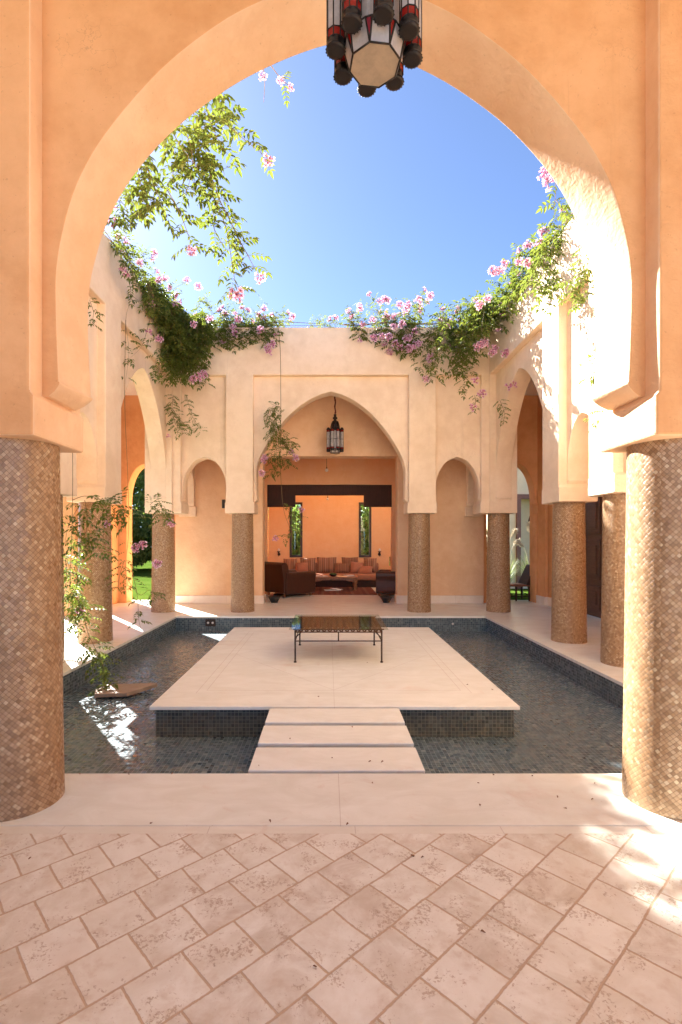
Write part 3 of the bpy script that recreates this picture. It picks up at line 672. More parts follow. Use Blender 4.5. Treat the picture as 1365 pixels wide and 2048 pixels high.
# ------------------------------------------------------------------ lanterns
def rot(a): return Matrix.Rotation(a, 4, 'Z')
def lantern(label, loc, drop, rz, group):
    """Moroccan lantern: octagonal glass body ringed by eight glass tubes; z = 0 at the bottom plate, DROP = height of the ceiling above it"""
    t = thing('lantern', label, 'lantern', loc, rz, group)
    fr = MB(); wg = MB(); rg = MB(); bp = MB()
    A8 = [k * PI / 4 for k in range(8)]
    ap0, ap1, z1, ztop = .099, .112, .082, .52
    cr0 = ap0 / math.cos(PI / 8); cr1 = ap1 / math.cos(PI / 8)
    oc = lambda r, z: [Vector((r * math.cos(a + PI / 8), r * math.sin(a + PI / 8), z)) for a in A8]
    lo, hi, top = oc(cr0, 0), oc(cr1 + .012, z1), oc(cr1 + .012, ztop)
    o = bp.add(lo + [p + Vector((0, 0, .004)) for p in lo], [tuple(range(8))[::-1], tuple(range(8, 16))], CREAMG)
    hw = .5 * (lo[1] - lo[0]).length
    sq = []
    for k, a in enumerate(A8):
        c, s_ = math.cos(a), math.sin(a); n = Vector((c, s_, 0)); tt = Vector((-s_, c, 0))
        p0, p1 = n * ap0 - tt * hw, n * ap0 + tt * hw
        q0, q1 = n * (ap1 + .012) - tt * hw * .9 + Vector((0, 0, z1)), n * (ap1 + .012) + tt * hw * .9 + Vector((0, 0, z1))
        wg.add([p0, p1, q1, q0], [(0, 1, 2, 3)], WHITEG); sq.append((p0, p1, q0, q1))
        for e in ((p0, p1), (q0, q1), (p0, q0), (p1, q1)): fr.tube(e, .0042, LEAD, 5)
        # body glass between the tubes
        M = rot(a)
        for z0_, z1_ in ((.09, .295), (.305, .51)):
            wg.add([(ap1, -.052, z0_), (ap1, .052, z0_), (ap1, .052, z1_), (ap1, -.052, z1_)], [(0, 1, 2, 3)], WHITEG, False, M)
    for k in range(8):
        p1, q1 = sq[k][1], sq[k][3]; q0n = sq[(k + 1) % 8][2]
        rg.add([p1, q0n, q1], [(0, 1, 2)], REDG); fr.tube((q1, q0n), .004, LEAD, 5)
    for z in (.084, .30, .515):
        for k in range(8): 
            r_ = oc(cr1 + .004, z); fr.tube((r_[k], r_[(k + 1) % 8]), .006, LEAD, 5)
    tc = .165; tr = .0375
    for k, a in enumerate(A8):
        M = rot(a) @ Matrix.Translation((tc, 0, 0)); MC = M @ Matrix.Translation((0, 0, .058))
        n = 8
        ring_ = [(tr * math.cos(PI / 8 + i * PI / 4), tr * math.sin(PI / 8 + i * PI / 4)) for i in range(n)]
        for i in range(n):
            (xa, ya), (xb, yb) = ring_[i], ring_[(i + 1) % n]
            for z0_, z1_, mb, mm in ((.078, .112, rg, REDG), (.116, .295, wg, WHITEG), (.305, .460, wg, WHITEG), (.464, .502, rg, REDG)):
                mb.add([(xa, ya, z0_), (xb, yb, z0_), (xb, yb, z1_), (xa, ya, z1_)], [(0, 1, 2, 3)], mm, False, M)
            fr.tube((M @ Vector((xa, ya, .07)), M @ Vector((xa, ya, .51))), .0028, LEAD, 4)
            for z in (.076, .114, .30, .462, .506): fr.tube((M @ Vector((xa, ya, z)), M @ Vector((xb, yb, z))), .0032, LEAD, 4)
        fr.lathe([(.030, -.020), (.038, -.018), (.0415, -.013), (.040, -.008), (.036, -.003), (.0355, .004), (.0375, .018), (.037, .022)], LEAD, 16, MC)
        for i in range(18):
            an = 2 * PI * i / 18; fr.lathe([(.001, -.004), (.0032, 0), (.001, .004)], LEAD, 5, MC @ Matrix.Translation((.041 * math.cos(an), .041 * math.sin(an), -.014)))
        fr.lathe([(.040, .486), (.045, .494), (.042, .51), (.028, .535), (.008, .548)], LEAD, 12, M @ Matrix.Translation((0, 0, .02)))
    cr = MB()
    cr.lathe([(.165, .492), (.150, .515), (.105, .535), (.098, .545), (.100, .60), (.092, .66), (.066, .715), (.040, .735), (.030, .74), (.030, .76), (.052, .775), (.054, .80), (.034, .815), (.028, .86), (.036, .868), (.010, .88)], LEAD, 24)
    for i in range(12):
        an = 2 * PI * i / 12; cr.tube([((.101) * math.cos(an), .101 * math.sin(an), .54), (.103 * math.cos(an), .103 * math.sin(an), .60), (.068 * math.cos(an), .068 * math.sin(an), .716)], .004, BRASS, 4)
    obj('frame', fr, t); obj('glass_panels', wg, t, fix=False); obj('red_glass', rg, t, fix=False); obj('bottom_plate', bp, t, fix=False); obj('crown', cr, t)
    c = MB(); N = 26; pts = []
    for i in range(N + 1):
        f = i / N; pts.append((.010 * math.sin(f * 17), .008 * math.cos(f * 13), .872 + (drop - .872) * f))
    c.tube(pts, .017, REDC, 8); 
    for i in range(2, N, 6): c.lathe([(.014, -.02), (.023, 0), (.014, .02)], REDC, 8, Matrix.Translation(pts[i]))
    obj('cord', c, t)
    return t
LZ = 3.50
lantern('large lantern of red and white glass hanging close in front of the viewer', (.195, 2.15, LZ), 4.948 - LZ, PI / 8 * 0 + math.radians(-90 + 7), 'glass lanterns')
lantern('small looking lantern hanging inside the far pointed arch from a red cord', (.155, 11.55, 3.47), 4.95 - 3.47, math.radians(22), 'glass lanterns')

# ------------------------------------------------------------------ table on the island
tb = thing('table', 'low square table with glass top and thin iron legs on the pool island', 'table', (.125, 6.76, 0))
HX, HY = .53, .51
for sx in (-1, 1):
    for sy in (-1, 1):
        l = MB(); l.tube([(sx * HX, sy * HY, .0), (sx * HX, sy * HY, .395)], .0105, IRON, 8); l.lathe([(.018, 0), (.018, .012), (.011, .016)], IRON, 10, Matrix.Translation((sx * HX, sy * HY, 0)))
        l.tube([(sx * HX, sy * HY, .30), (sx * (HX - .075), sy * HY, .37)], .007, IRON, 6)
        l.tube([(sx * HX, sy * HY, .30), (sx * HX, sy * (HY - .075), .37)], .007, IRON, 6)
        obj('leg', l, tb)
st = MB()
for sy in (-1, 1): st.tube([(-HX, sy * HY, .262), (HX, sy * HY, .262)], .0075, IRON, 6)
for sx in (-1, 1): st.tube([(sx * HX, -HY, .262), (sx * HX, HY, .262)], .0075, IRON, 6)
st.tube([(0, -HY, .262), (0, -HY, .37)], .009, IRON, 6); st.tube([(.055, HY, .262), (.055, HY, .37)], .007, IRON, 6)
obj('stretcher', st, tb)
ap = MB()
for sy in (-1, 1):
    ap.tube([(-HX, sy * HY, .372), (HX, sy * HY, .372)], .009, RUST, 6); ap.tube([(-HX - .03, sy * HY, .405), (HX + .03, sy * HY, .405)], .008, RUST, 6)
    for i in range(15):
        x = -HX + (i + .5) * 2 * HX / 15; w_ = HX / 15
        ap.tube([(x - w_, sy * HY, .375), (x - w_ * .5, sy * HY, .392), (x, sy * HY, .403), (x + w_ * .5, sy * HY, .392), (x + w_, sy * HY, .375)], .0085, RUST, 5)
for sx in (-1, 1):
    ap.tube([(sx * HX, -HY, .372), (sx * HX, HY, .372)], .009, RUST, 6); ap.tube([(sx * HX, -HY, .405), (sx * HX, HY, .405)], .008, RUST, 6)
    for i in range(15):
        y = -HY + (i + .5) * 2 * HY / 15; w_ = HY / 15
        ap.tube([(sx * HX, y - w_, .375), (sx * HX, y - w_ * .5, .392), (sx * HX, y, .403), (sx * HX, y + w_ * .5, .392), (sx * HX, y + w_, .375)], .0085, RUST, 5)
obj('apron', ap, tb)
lt = MB(); n = 15; cw = 2 * HX / n; hh = .027
for i in range(n):
    for j in range(n):
        x0 = -HX + i * cw; ya = -HY + j * 2 * HY / n; yb = ya + 2 * HY / n; x1 = x0 + cw; xm, ym = (x0 + x1) / 2, (ya + yb) / 2
        O = [(x0, ya), (x1, ya), (x1, yb), (x0, yb)]; I = [(xm - hh, ym - .4 * hh), (xm + .3 * hh, ym - hh), (xm + hh, ym + .4 * hh), (xm - .3 * hh, ym + hh)]
        lt.add([(x, y, .398) for x, y in O + I], [(k, (k + 1) % 4, 4 + (k + 1) % 4, 4 + k) for k in range(4)], RUST)
lo = obj('lattice', lt, tb, fix=False); sm_ = lo.modifiers.new('thickness', 'SOLIDIFY'); sm_.thickness = .006
gt = MB(); gt.box((-.60, -.60, .414), (.60, .60, .424), TABGLASS); obj('glass_top', gt, tb, .002)

# ------------------------------------------------------------------ salon furniture
def soft_box(name, parent, a, b, mat, r=.05, M=None, puff=0.0):
    mb = MB(); mb.box(a, b, mat, M); o = obj(name, mb, parent, r, seg=4)
    for p in o.data.polygons: p.use_smooth = True
    return o
def armchair(label, loc, rz):
    t = thing('armchair', label, 'armchair', loc, rz, 'leather armchairs')   # faces local +X
    soft_box('seat', t, (-.42, -.36, .10), (.46, .36, .30), LEATHER, .03)
    soft_box('seat_cushion', t, (-.30, -.345, .30), (.50, .345, .46), LEATHER, .06)
    m = MB(); prof = smoothline([(-.50, .10), (-.50, .45), (-.56, .78), (-.56, .86), (-.48, .91), (-.38, .88), (-.33, .70), (-.30, .45), (-.30, .10)], 4)
    m.prism([(p.x, p.y) for p in prof], lambda u, h, v: (u, v, h), -.50, .50, LEATHER)
    o = obj('backrest', m, t, .04, seg=3)
    for s in (-1, 1):
        m = MB(); loop = smoothline([(.33, .10), (.52, .10), (.535, .42), (.56, .55), (.54, .63), (.46, .665), (.37, .64), (.335, .57), (.34, .45)], 4)
        loop = [(s * p.x, p.y) for p in loop]
        if s < 0: loop = loop[::-1]
        m.prism(loop, lambda u, h, v: (v, u, h), -.44, .50, LEATHER); o = obj('arm', m, t, .025, seg=3)
        st_ = MB()
        for k in range(22): st_.lathe([(.006, 0), (.004, .003)], BRASS, 6, Matrix.Translation((-.40 + k * .042, s * .541, .50)) @ Matrix.Rotation(-s * PI / 2, 4, 'X'))
        obj('studs', st_, o)
    for sx in (-.40, .42):
        for sy in (-.40, .40):
            m = MB(); m.lathe([(.022, 0), (.034, .03), (.040, .07), (.03, .105)], TABLEW, 12, Matrix.Translation((sx, sy, .004))); obj('foot', m, t)
armchair('brown leather armchair with its back turned on the left of the lounge', (-1.06, 13.85, 0), math.radians(38))
armchair('brown leather armchair half hidden at the right edge of the lounge opening', (1.86, 13.95, 0), math.radians(168))
so = thing('sofa', 'long low banquette sofa below the two narrow lounge windows', 'sofa', (.08, 16.62, 0))
soft_box('base', so, (-1.55, -.46, .0), (1.55, .5, .22), DWOOD, .01)
for k in range(2): soft_box('seat_cushion', so, (-1.55 + k * 1.555, -.52, .222), (-.005 + k * 1.555, .40, .42), SOFAF, .055)
soft_box('backrest', so, (-1.6, .34, .22), (1.6, .53, .74), SOFAF, .05)
soft_box('arm', so, (1.56, -.5, .0), (1.80, .5, .50), LEATHER, .05); soft_box('arm', so, (-1.80, -.5, .0), (-1.56, .5, .50), LEATHER, .05)
def cushion(label, x, y, z, w, h, mat, tilt, yaw, roll=0):
    m = MB(); N = 8; d = .085
    for sgn in (-1, 1):
        o = len(m.v)
        for i in range(N + 1):
            for j in range(N + 1):
                u, v = i / N * 2 - 1, j / N * 2 - 1
                e = max(0, (1 - abs(u) ** 3) * (1 - abs(v) ** 3)) ** .5; k = 1 - .07 * (1 - abs(u * v)) * (abs(u) ** 4 + abs(v) ** 4)
                m.v.append((u * w / 2 * k, sgn * d * e, v * h / 2 * k))
        for i in range(N):
            for j in range(N):
                a = o + i * (N + 1) + j; m.face((a, a + 1, a + N + 2, a + N + 1), mat, None, True)
    o = obj('cushion', m); o.location = (x, y, z); o.rotation_euler = (math.radians(tilt), math.radians(roll), math.radians(yaw)); tag(o, label, 'cushion', 'cushions on the lounge sofa')
sy_ = 16.82
for a in (
    ('leftmost striped cushion on the sofa beneath the left window', -1.25, sy_, .66, .46, .46, CUSH1, -14, 8),
    ('wide striped cushion leaning just right of the left window', -.68, sy_, .67, .52, .50, CUSH1, -14, -4),
    ('plain rose cushion in front of the striped ones left of centre', -.86, sy_ - .22, .60, .44, .36, CUSH2, -22, 6),
    ('broad striped cushion at the middle of the sofa back', -.05, sy_, .68, .66, .52, CUSH1, -13, 0),
    ('brown ribbed cushion upright below the right window', .72, sy_, .68, .56, .52, CUSH3, -14, 4),
    ('small ribbed cushion lying low right of the sofa middle', .44, sy_ - .22, .58, .50, .34, CUSH3, -24, -5),
    ('square rose cushion propped before the right window', .92, sy_ - .24, .60, .40, .40, CUSH2, -20, 10, 8),
    ('striped cushion at the right end of the sofa', 1.38, sy_, .67, .44, .48, CUSH1, -14, -10),
    ('flat tan cushion slumped on the right end of the seat', 1.20, sy_ - .34, .53, .46, .34, CUSH2, -52, -14)):
    cushion(*a)
ct = thing('coffee_table', 'carved wooden coffee table between the armchairs and the sofa', 'table', (.17, 15.3, 0))
m = MB(); m.box((-.72, -.36, .355), (.72, .36, .41), TABLEW); obj('tabletop', m, ct, .01)
m = MB(); m.prism([(-.60, .352), (.60, .352), (.60, .27), (.42, .29), (.30, .325), (-.30, .325), (-.42, .29), (-.60, .27)], fx, -.33, -.30, TABLEW); m.prism([(-.60, .352), (.60, .352), (.60, .27), (.42, .29), (.30, .325), (-.30, .325), (-.42, .29), (-.60, .27)], fx, .30, .33, TABLEW); obj('apron', m, ct, .004)
for sx in (-1, 1):
    for s2 in (-1, 1):
        m = MB(); m.lathe([(.05, .005), (.055, .03), (.04, .06), (.058, .10), (.062, .15), (.045, .19), (.06, .22), (.064, .26), (.06, .352)], TABLEW, 16, Matrix.Translation((sx * .62, s2 * .29, 0))); obj('leg', m, ct)
def book(label, x, y, w, d, rz, open_):
    m = MB(); t = .012
    if open_:
        for s in (-1, 1):
            pts = smoothline([(0, .004), (s * w * .25, .026), (s * w * .5, .012)], 5); loop = [(p.x, p.y) for p in pts] + [(s * w * .5, 0), (0, 0)]
            if s < 0: loop = loop[::-1]
            m.prism(loop, fx, -d / 2, d / 2, PAPER)
    else: m.box((-w / 2, -d / 2, 0), (w / 2, d / 2, .03), PAPER)
    o = obj('book', m); o.location = (x, y, .412); o.rotation_euler = (0, 0, rz); tag(o, label, 'book')
book('open white magazine on the left side of the coffee table', -.26, 15.32, .42, .28, -.5, True)
book('white book lying on the right side of the coffee table', .62, 15.42, .26, .2, .5, False)
m = MB(); m.lathe([(.05, 0), (.10, .03), (.13, .065), (.12, .065), (.085, .03), (.0, .015)], BLACKP, 24, Matrix.Identity(4), True, False)
for i in range(9):
    a = i * 2.4; m.lathe([(.004, -.03), (.03, -.02), (.036, 0), (.03, .02), (.004, .03)], HLEAF, 8, Matrix.Translation((.055 * math.cos(a), .055 * math.sin(a), .065 + .01 * (i % 2))))
o = obj('bowl', m); o.location = (.15, 15.22, .412); tag(o, 'dark bowl at the middle of the coffee table', 'bowl')
m = MB(); m.box((-1.5, 13.9, .0015), (1.35, 16.1, .012), RUGM); o = obj('rug', m, None, .004); tag(o, 'red patterned rug under the coffee table', 'rug')
m = MB(); m.prism([(-.22, 0), (.22, 0), (.25, .02), (0, .03), (-.25, .02)], lambda u, h, v: (u, v, h), -.10, .10, PAPER); o = obj('magazine', m); o.location = (.12, 15.02, .014); o.rotation_euler = (0, 0, .15); tag(o, 'white magazine lying on the rug below the coffee table', 'magazine')
for x, lab in ((-1.29, 'black flared pot at the left foot of the lounge opening'), (1.385, 'black flared pot at the right foot of the lounge opening')):
    m = MB(); m.lathe([(.080, 0), (.085, .02), (.10, .05), (.14, .125), (.152, .135), (.152, .15), (.136, .15), (.12, .12), (.06, .03)], BLACKP, 28, Matrix.Identity(4), True, True); o = obj('pot', m); o.location = (x, 12.02 + .18, 0.001); tag(o, lab, 'pot', 'black pots')
for x, lab in ((-1.66, 'iron wall lamp with a white bulb left of the left window'), (1.72, 'iron wall lamp with a white bulb right of the right window')):
    t = thing('wall_lamp', lab, 'wall lamp', (x, SY, 1.02), 0, 'lounge wall lamps')
    m = MB(); m.lathe([(.05, 0), (.045, .012), (.02, .02)], IRON, 14, Matrix.Rotation(PI / 2, 4, 'X')); m.tube(smoothline([(0, -.015, 0), (0, -.10, -.06), (0, -.13, .02), (0, -.12, .07)], 5), .010, IRON, 6); m.lathe([(.05, .0), (.06, .02), (.02, -.03)], IRON, 12, Matrix.Translation((0, -.12, .08))); obj('bracket', m, t)
    m = MB(); m.lathe([(.015, .0), (.034, .03), (.038, .055), (.026, .085), (.004, .10)], BULB, 14, Matrix.Translation((0, -.12, .10))); obj('bulb', m, t)
def bulb(label, x, y, z, top, r):
    t = thing('pendant_bulb', label, 'light bulb', (x, y, z)); m = MB(); m.tube([(0, 0, r * 1.3), (0, 0, top - z)], .005, BLACKM, 5); m.lathe([(.012, r * .9), (.016, r * 1.1), (.014, r * 1.9)], BRASS, 10); obj('cable', m, t)
    m = MB(); m.lathe([(.004, -r), (r * .8, -r * .6), (r, 0), (r * .75, r * .65), (.012, r)], BULB, 14); obj('bulb', m, t)
bulb('bare white bulb hanging below the far lantern inside the lounge', -.04, 13.3, 3.32, 3.95, .045)
bulb('tiny bulb hanging in front of the orange end wall of the lounge', -.02, 15.2, 2.72, 3.95, .035)
for x, lab in ((-2.235, 'small black loudspeaker under the left small arch of the far arcade'), (2.25, 'small black loudspeaker under the right small arch of the far arcade')):
    m = MB(); m.box((-.028, -.05, -.09), (.028, .05, .09), BLACKM); m.lathe([(.02, 0), (.016, -.004)], IRON, 14, Matrix.Translation((0, -.05, 0)) @ Matrix.Rotation(PI / 2, 4, 'X')); o = obj('loudspeaker', m, None, .006); o.location = (x, 10.9, 2.27); tag(o, lab, 'loudspeaker', 'black loudspeakers')

# ------------------------------------------------------------------ right gallery chair, house beyond
ch = thing('lounge_chair', 'low dark wooden chair by the garden arch of the right gallery', 'chair', (4.55, 12.75, 0), 0)
m = MB(); m.prism([(u, .40 + .02 * math.cos(u * 4)) for u in (-.45, -.3, -.15, 0, .15, .3, .42)] + [(.42, .36), (-.45, .36)], fx, -.28, .28, FRAMEW); obj('seat', m, ch, .008)
m = MB(); loop = smoothline([(.30, .40), (.36, .55), (.50, .85), (.54, .84), (.45, .55), (.40, .38)], 4); m.prism([(p.x, p.y) for p in loop], fx, -.28, .28, DWOOD); obj('backrest', m, ch, .01)
for sx in (-.38, .06, .38):
    for s2 in (-.24, .24):
        m = MB(); m.lathe([(.02, 0), (.026, .06), (.03, .18), (.024, .22), (.03, .36)], DWOOD, 10, Matrix.Translation((sx, s2, .001))); obj('leg', m, ch)
m = MB()
for s2 in (-.24, .24): m.tube([(-.38, s2, .12), (.38, s2, .12)], .014, DWOOD, 6)
for sx in (-.38, .38): m.tube([(sx, -.24, .16), (sx, .24, .16)], .012, DWOOD, 6)
obj('stretcher', m, ch)
hs = thing('house', 'cream garden house with a brown framed doorway beyond the right gallery', 'house', (0, 0, 0))
m = MB(); holed_wall(m, [5.62, 6.05, 7.2, 12.0], [-.05, .12, 2.85, 4.6], {(1, 1)}, fx, 16.2, 16.6, CREAM); m.box((5.62, 16.602, -.05), (5.66, 21, 4.6), CREAM); m.box((5.63, 16.9, -.05), (11.9, 16.95, 4.5), CREAM); obj('wall', m, hs)
m = MB()
for q in (((5.96, 16.13, -.04), (6.10, 16.24, 2.95)), ((7.14, 16.13, -.04), (7.28, 16.24, 2.95)), ((6.10, 16.13, 2.80), (7.14, 16.24, 2.95))): m.box(*q, FRAMEW)
fo = obj('door_frame', m, hs, .008)
m = MB(); m.tube(smoothline([(6.42, 16.2, 1.9), (6.34, 16.05, 1.95), (6.30, 16.0, 2.1), (6.36, 16.0, 2.25)], 4), .03, IRON, 6); m.lathe([(.05, -.12), (.07, 0), (.05, .12), (.01, .16)], IRON, 10, Matrix.Translation((6.36, 16.0, 2.12))); obj('wall_lamp', m, hs)

# ------------------------------------------------------------------ plants: leaf builders
def leaf(mb, p, d, up, L, W_, mat, fold=.25, fine=False):
    d = d.normalized(); s = d.cross(up)
    if s.length < 1e-4: s = d.orthogonal()
    s.normalize(); n = s.cross(d)
    o = len(mb.v)
    if fine:
        mb.v += [tuple(p), tuple(p + d * L * .28 + s * W_ * .46 + n * fold * W_), tuple(p + d * L * .66 + s * W_ * .36 + n * fold * W_ * .6), tuple(p + d * L - n * L * .10), tuple(p + d * L * .66 - s * W_ * .36 + n * fold * W_ * .6), tuple(p + d * L * .28 - s * W_ * .46 + n * fold * W_), tuple(p + d * L * .45)]
        for f in ((0, 1, 6), (1, 2, 6), (2, 3, 6), (3, 4, 6), (4, 5, 6), (5, 0, 6)): mb.face([o + i for i in f], mat)
    else:
        mb.v += [tuple(p), tuple(p + d * L * .42 + s * W_ * .5 + n * fold * W_), tuple(p + d * L - n * L * .08), tuple(p + d * L * .42 - s * W_ * .5 + n * fold * W_)]
        mb.face((o, o + 1, o + 2), mat); mb.face((o, o + 2, o + 3), mat)
def rv(r=R, k=1.0): return Vector((r.uniform(-k, k), r.uniform(-k, k), r.uniform(-k, k)))
DOWN = Vector((0, 0, -1)); UP = Vector((0, 0, 1))
def pinnate(mb, p, d, L, ll, pairs, fine, droop=.35, stem=None):
    d = d.normalized(); q = Vector(p); pts = [q.copy()]; step = L / pairs
    up = UP + rv(k=.35)
    for i in range(pairs):
        dd = (d + DOWN * droop * (i / pairs) * 1.3).normalized(); q = q + dd * step; pts.append(q.copy())
        s = dd.cross(up); s = s.normalized() if s.length > 1e-3 else dd.orthogonal().normalized()
        l = ll * (1 - .22 * abs(i / (pairs - 1 + 1e-6) - .4)) * R.uniform(.85, 1.12)
        for sg in (-1, 1):
            leaf(mb, q, dd * .45 + s * sg * .85 + DOWN * .25 + rv(k=.12), up, l, l * .46, LEAF, .22, fine)
    leaf(mb, q, dd + DOWN * .2, up, ll * 1.15, ll * .5, LEAF, .22, fine)
    if stem is not None: stem.tube([pts[0], pts[len(pts) // 2], pts[-1]], .0016 if fine else .0022, STEMM, 3, .0008)
def trail(p, d, L, sag, n, wander=.18):
    """a hanging shoot: starts at p towards d and bends downwards"""
    pts = [Vector(p)]; d = Vector(d).normalized(); st = L / n
    for i in range(n):
        d = (d + DOWN * sag * 1.6 / n + rv(k=wander) * (3.0 / n) ** .5 * .6).normalized(); pts.append(pts[-1] + d * st)
    return pts
class Vine:
    def __init__(s, label, loc, fine=False):
        s.root = thing('flowering_vine', label, 'climbing plant', loc, 0, 'pink flowering vines on the courtyard walls'); s.loc = Vector(loc)
        s.stem, s.fol = MB(), MB(); s.fine = fine; s.flowers = []
    def shoot(s, pts, ll=.045, pairs=4, gap=.085, L=None, r=.004, bare=0.0, droop=.4, every=1.0, tip=0.0):
        pts = [Vector(p) - s.loc for p in pts]
        s.stem.tube(pts, r, STEMM, 5 if s.fine else 4, r * .35)
        acc = 0; L = L or ll * pairs * .62; side = R.choice((-1, 1)); tot = sum((b_ - a_).length for a_, b_ in zip(pts, pts[1:])); run = 0
        for a_, b_ in zip(pts, pts[1:]):
            seg = (b_ - a_); ln_ = seg.length; d = seg.normalized() if ln_ > 1e-6 else DOWN
            while acc < ln_:
                f = (run + acc) / tot
                if f >= bare and R.random() < every:
                    q = a_ + d * acc; x = d.orthogonal().normalized(); x = Quaternion(d, R.uniform(0, 2 * PI)) @ x
                    for sg in (1, -1):
                        pinnate(s.fol, q, x * sg + d * .35 + UP * .12, L * R.uniform(.75, 1.15), ll * R.uniform(.85, 1.15), pairs, s.fine, droop, s.stem if s.fine else None)
                acc += gap * R.uniform(.75, 1.3)
            acc -= ln_; run += ln_
        if R.random() < tip: s.flowers.append((pts[-1] + s.loc, (pts[-1] - pts[-2]).normalized(), 1.0))
    def flower(s, p, d=(0, -1, -.3), k=1.0): s.flowers.append((Vector(p), Vector(d).normalized(), k))
    def limb(s, a, b, n=7, r=.011, k=.06):
        a, b = Vector(a) - s.loc, Vector(b) - s.loc
        for q in range(2): s.stem.tube(smoothline([a.lerp(b, i / n) + Vector((R.uniform(-k, k), R.uniform(-k, k), R.uniform(0, k * 1.3))) for i in range(n + 1)], 4), r * (1 - .35 * q), STEMM, 6, r * .45)
    def done(s):
        obj('stem', s.stem, s.root, fix=False); obj('foliage', s.fol, s.root, fix=False)
        for p, d, k in s.flowers[:95]:
            o = link('flower_cluster', R.choice(CLUSTERS), s.root); o.location = p - s.loc; q = d.to_track_quat('Z', 'Y') @ Quaternion((0, 0, 1), R.uniform(0, 6.28)); o.rotation_mode = 'QUATERNION'; o.rotation_quaternion = q; o.scale = (k, k, k)
        return s.root
def bloom(mb, p, d, L, Rr):
    """trumpet flower: tube opening into five lobes"""
    q = d.to_track_quat('Z', 'Y'); M = Matrix.Translation(p) @ q.to_matrix().to_4x4()
    prof = [(.10, 0, 0), (.22, .45, .35), (.34, .72, .5)]; n = 10; o = len(mb.v)
    for r, z, _ in prof:
        for i in range(n): a = 2 * PI * i / n; mb.v.append(tuple(M @ Vector((r * Rr * math.cos(a), r * Rr * math.sin(a), z * L))))
    for i in range(n):
        a = 2 * PI * i / n; k = 1.0 if i % 2 == 0 else .66; mb.v.append(tuple(M @ Vector((k * Rr * math.cos(a), k * Rr * math.sin(a), L * (.95 if i % 2 == 0 else .84)))))
    vv = [0, .25, .5, 1.0]
    for k in range(3):
        for i in range(n):
            j = (i + 1) % n; mb.face((o + k * n + i, o + k * n + j, o + (k + 1) * n + j, o + (k + 1) * n + i), PETAL, [(0, vv[k]), (1, vv[k]), (1, vv[k + 1]), (0, vv[k + 1])], True)
def cluster_mesh(seed, nb, spread):
    R.seed(seed); mb = MB()
    for i in range(nb):
        a = i * 2.4; el = .25 + .75 * (i / nb); dirv = Vector((math.cos(a) * el, math.sin(a) * el, 1.05 - el * .75)); p = Vector((math.cos(a), math.sin(a), 0)) * spread * .35 * el + Vector((0, 0, spread * .4 * R.random()))
        mb.tube([(0, 0, -.04), p], .0018, STEMM, 3); bloom(mb, p, dirv + rv(k=.2), .055 * R.uniform(.85, 1.1), .028 * R.uniform(.85, 1.15))
    return mb.mesh('flower_cluster', False, False)
CLUSTERS = [cluster_mesh(3, 9, .07), cluster_mesh(5, 7, .06), cluster_mesh(8, 12, .085), cluster_mesh(11, 5, .05)]
R.seed(21)
def P(x, y, dep): return Vector(((x - VPX) * dep / FOC, dep, EYE + (HOR - y) * dep / FOC))   # a measured point in metres
XL, XR = CX - 3.25, CX + 3.25
# 1 dense drape in the far left corner
v = Vine('dense green vine draped over the far left corner of the courtyard', (XL, 9.6, 5.87))
v.limb((XL - .04, 7.4, 5.9), (XL + .05, 10.4, 5.9))
for i in range(88):
    f = R.random(); dep = 8.75 + 1.6 * f ** .8; out = R.uniform(.0, .42) + .45 * f * R.random()
    st_ = Vector((XL + R.uniform(-.15, .06), dep, 5.88 + R.uniform(0, .1)))
    Lh = (.45 + 1.25 * f) * R.uniform(.45, 1.08)
    v.shoot(trail(st_, (1.0 * out + .12, R.uniform(-.25, .45), .25), Lh * 1.12, 2.6, 9, .12), 0.094, 3, 0.123, bare=.08, droop=.6, tip=.02)
for i in range(48):   # along the back wall, next to the corner
    st_ = Vector((XL + R.uniform(.03, .80), R.uniform(10.1, 10.42), 5.88)); Lh = R.uniform(.7, 2.0) * (1 - .55 * (st_.x - XL))
    v.shoot(trail(st_, (R.uniform(-.1, .2), -.7, .2), Lh, 2.8, 8, .12), 0.091, 3, 0.126, droop=.6, tip=.02)
for i in range(18):
    st_ = Vector((XL - .1, R.uniform(7.6, 10.3), 5.87)); v.shoot(trail(st_, (R.uniform(-.1, .65), R.uniform(-.3, .3), .8), R.uniform(.3, .65), .9, 8, .25), 0.060, 3, 0.154, tip=.55, every=.8)
v.flower(P(398, 755, 9.6), (.2, -1, .1), 1.5); v.flower(P(408, 750, 9.65), (.3, -1, 0), 1.2); v.flower(P(388, 760, 9.6), (-.2, -1, 0), 1.2)
for p in ((330, 560), (300, 575), (375, 562), (350, 610), (312, 590), (420, 640), (388, 650)):
    e = P(*p, 9.4); v.shoot(smoothline([Vector((XL + .02, 9.4 + R.uniform(-.3, .3), 5.85)), e.lerp(Vector((XL, 9.4, 6.0)), .45) + rv(k=.06), e], 4), .06, 3, .11); v.flower(e, (.1, -1, .2), R.uniform(.9, 1.25))
v.shoot([P(347, 790, 10.3), P(344, 820, 10.25), P(352, 850, 10.2), P(366, 866, 10.2)], .06, 4, .06); v.shoot([P(344, 815, 10.3), P(362, 845, 10.25), P(392, 860, 10.2)], .055, 4, .07); v.shoot([P(372, 790, 10.3), P(384, 830, 10.3), P(402, 862, 10.3)], .05, 4, .09)
v.flower(P(338, 872, 10.2), (0, -1, 0), .8)
v.done()
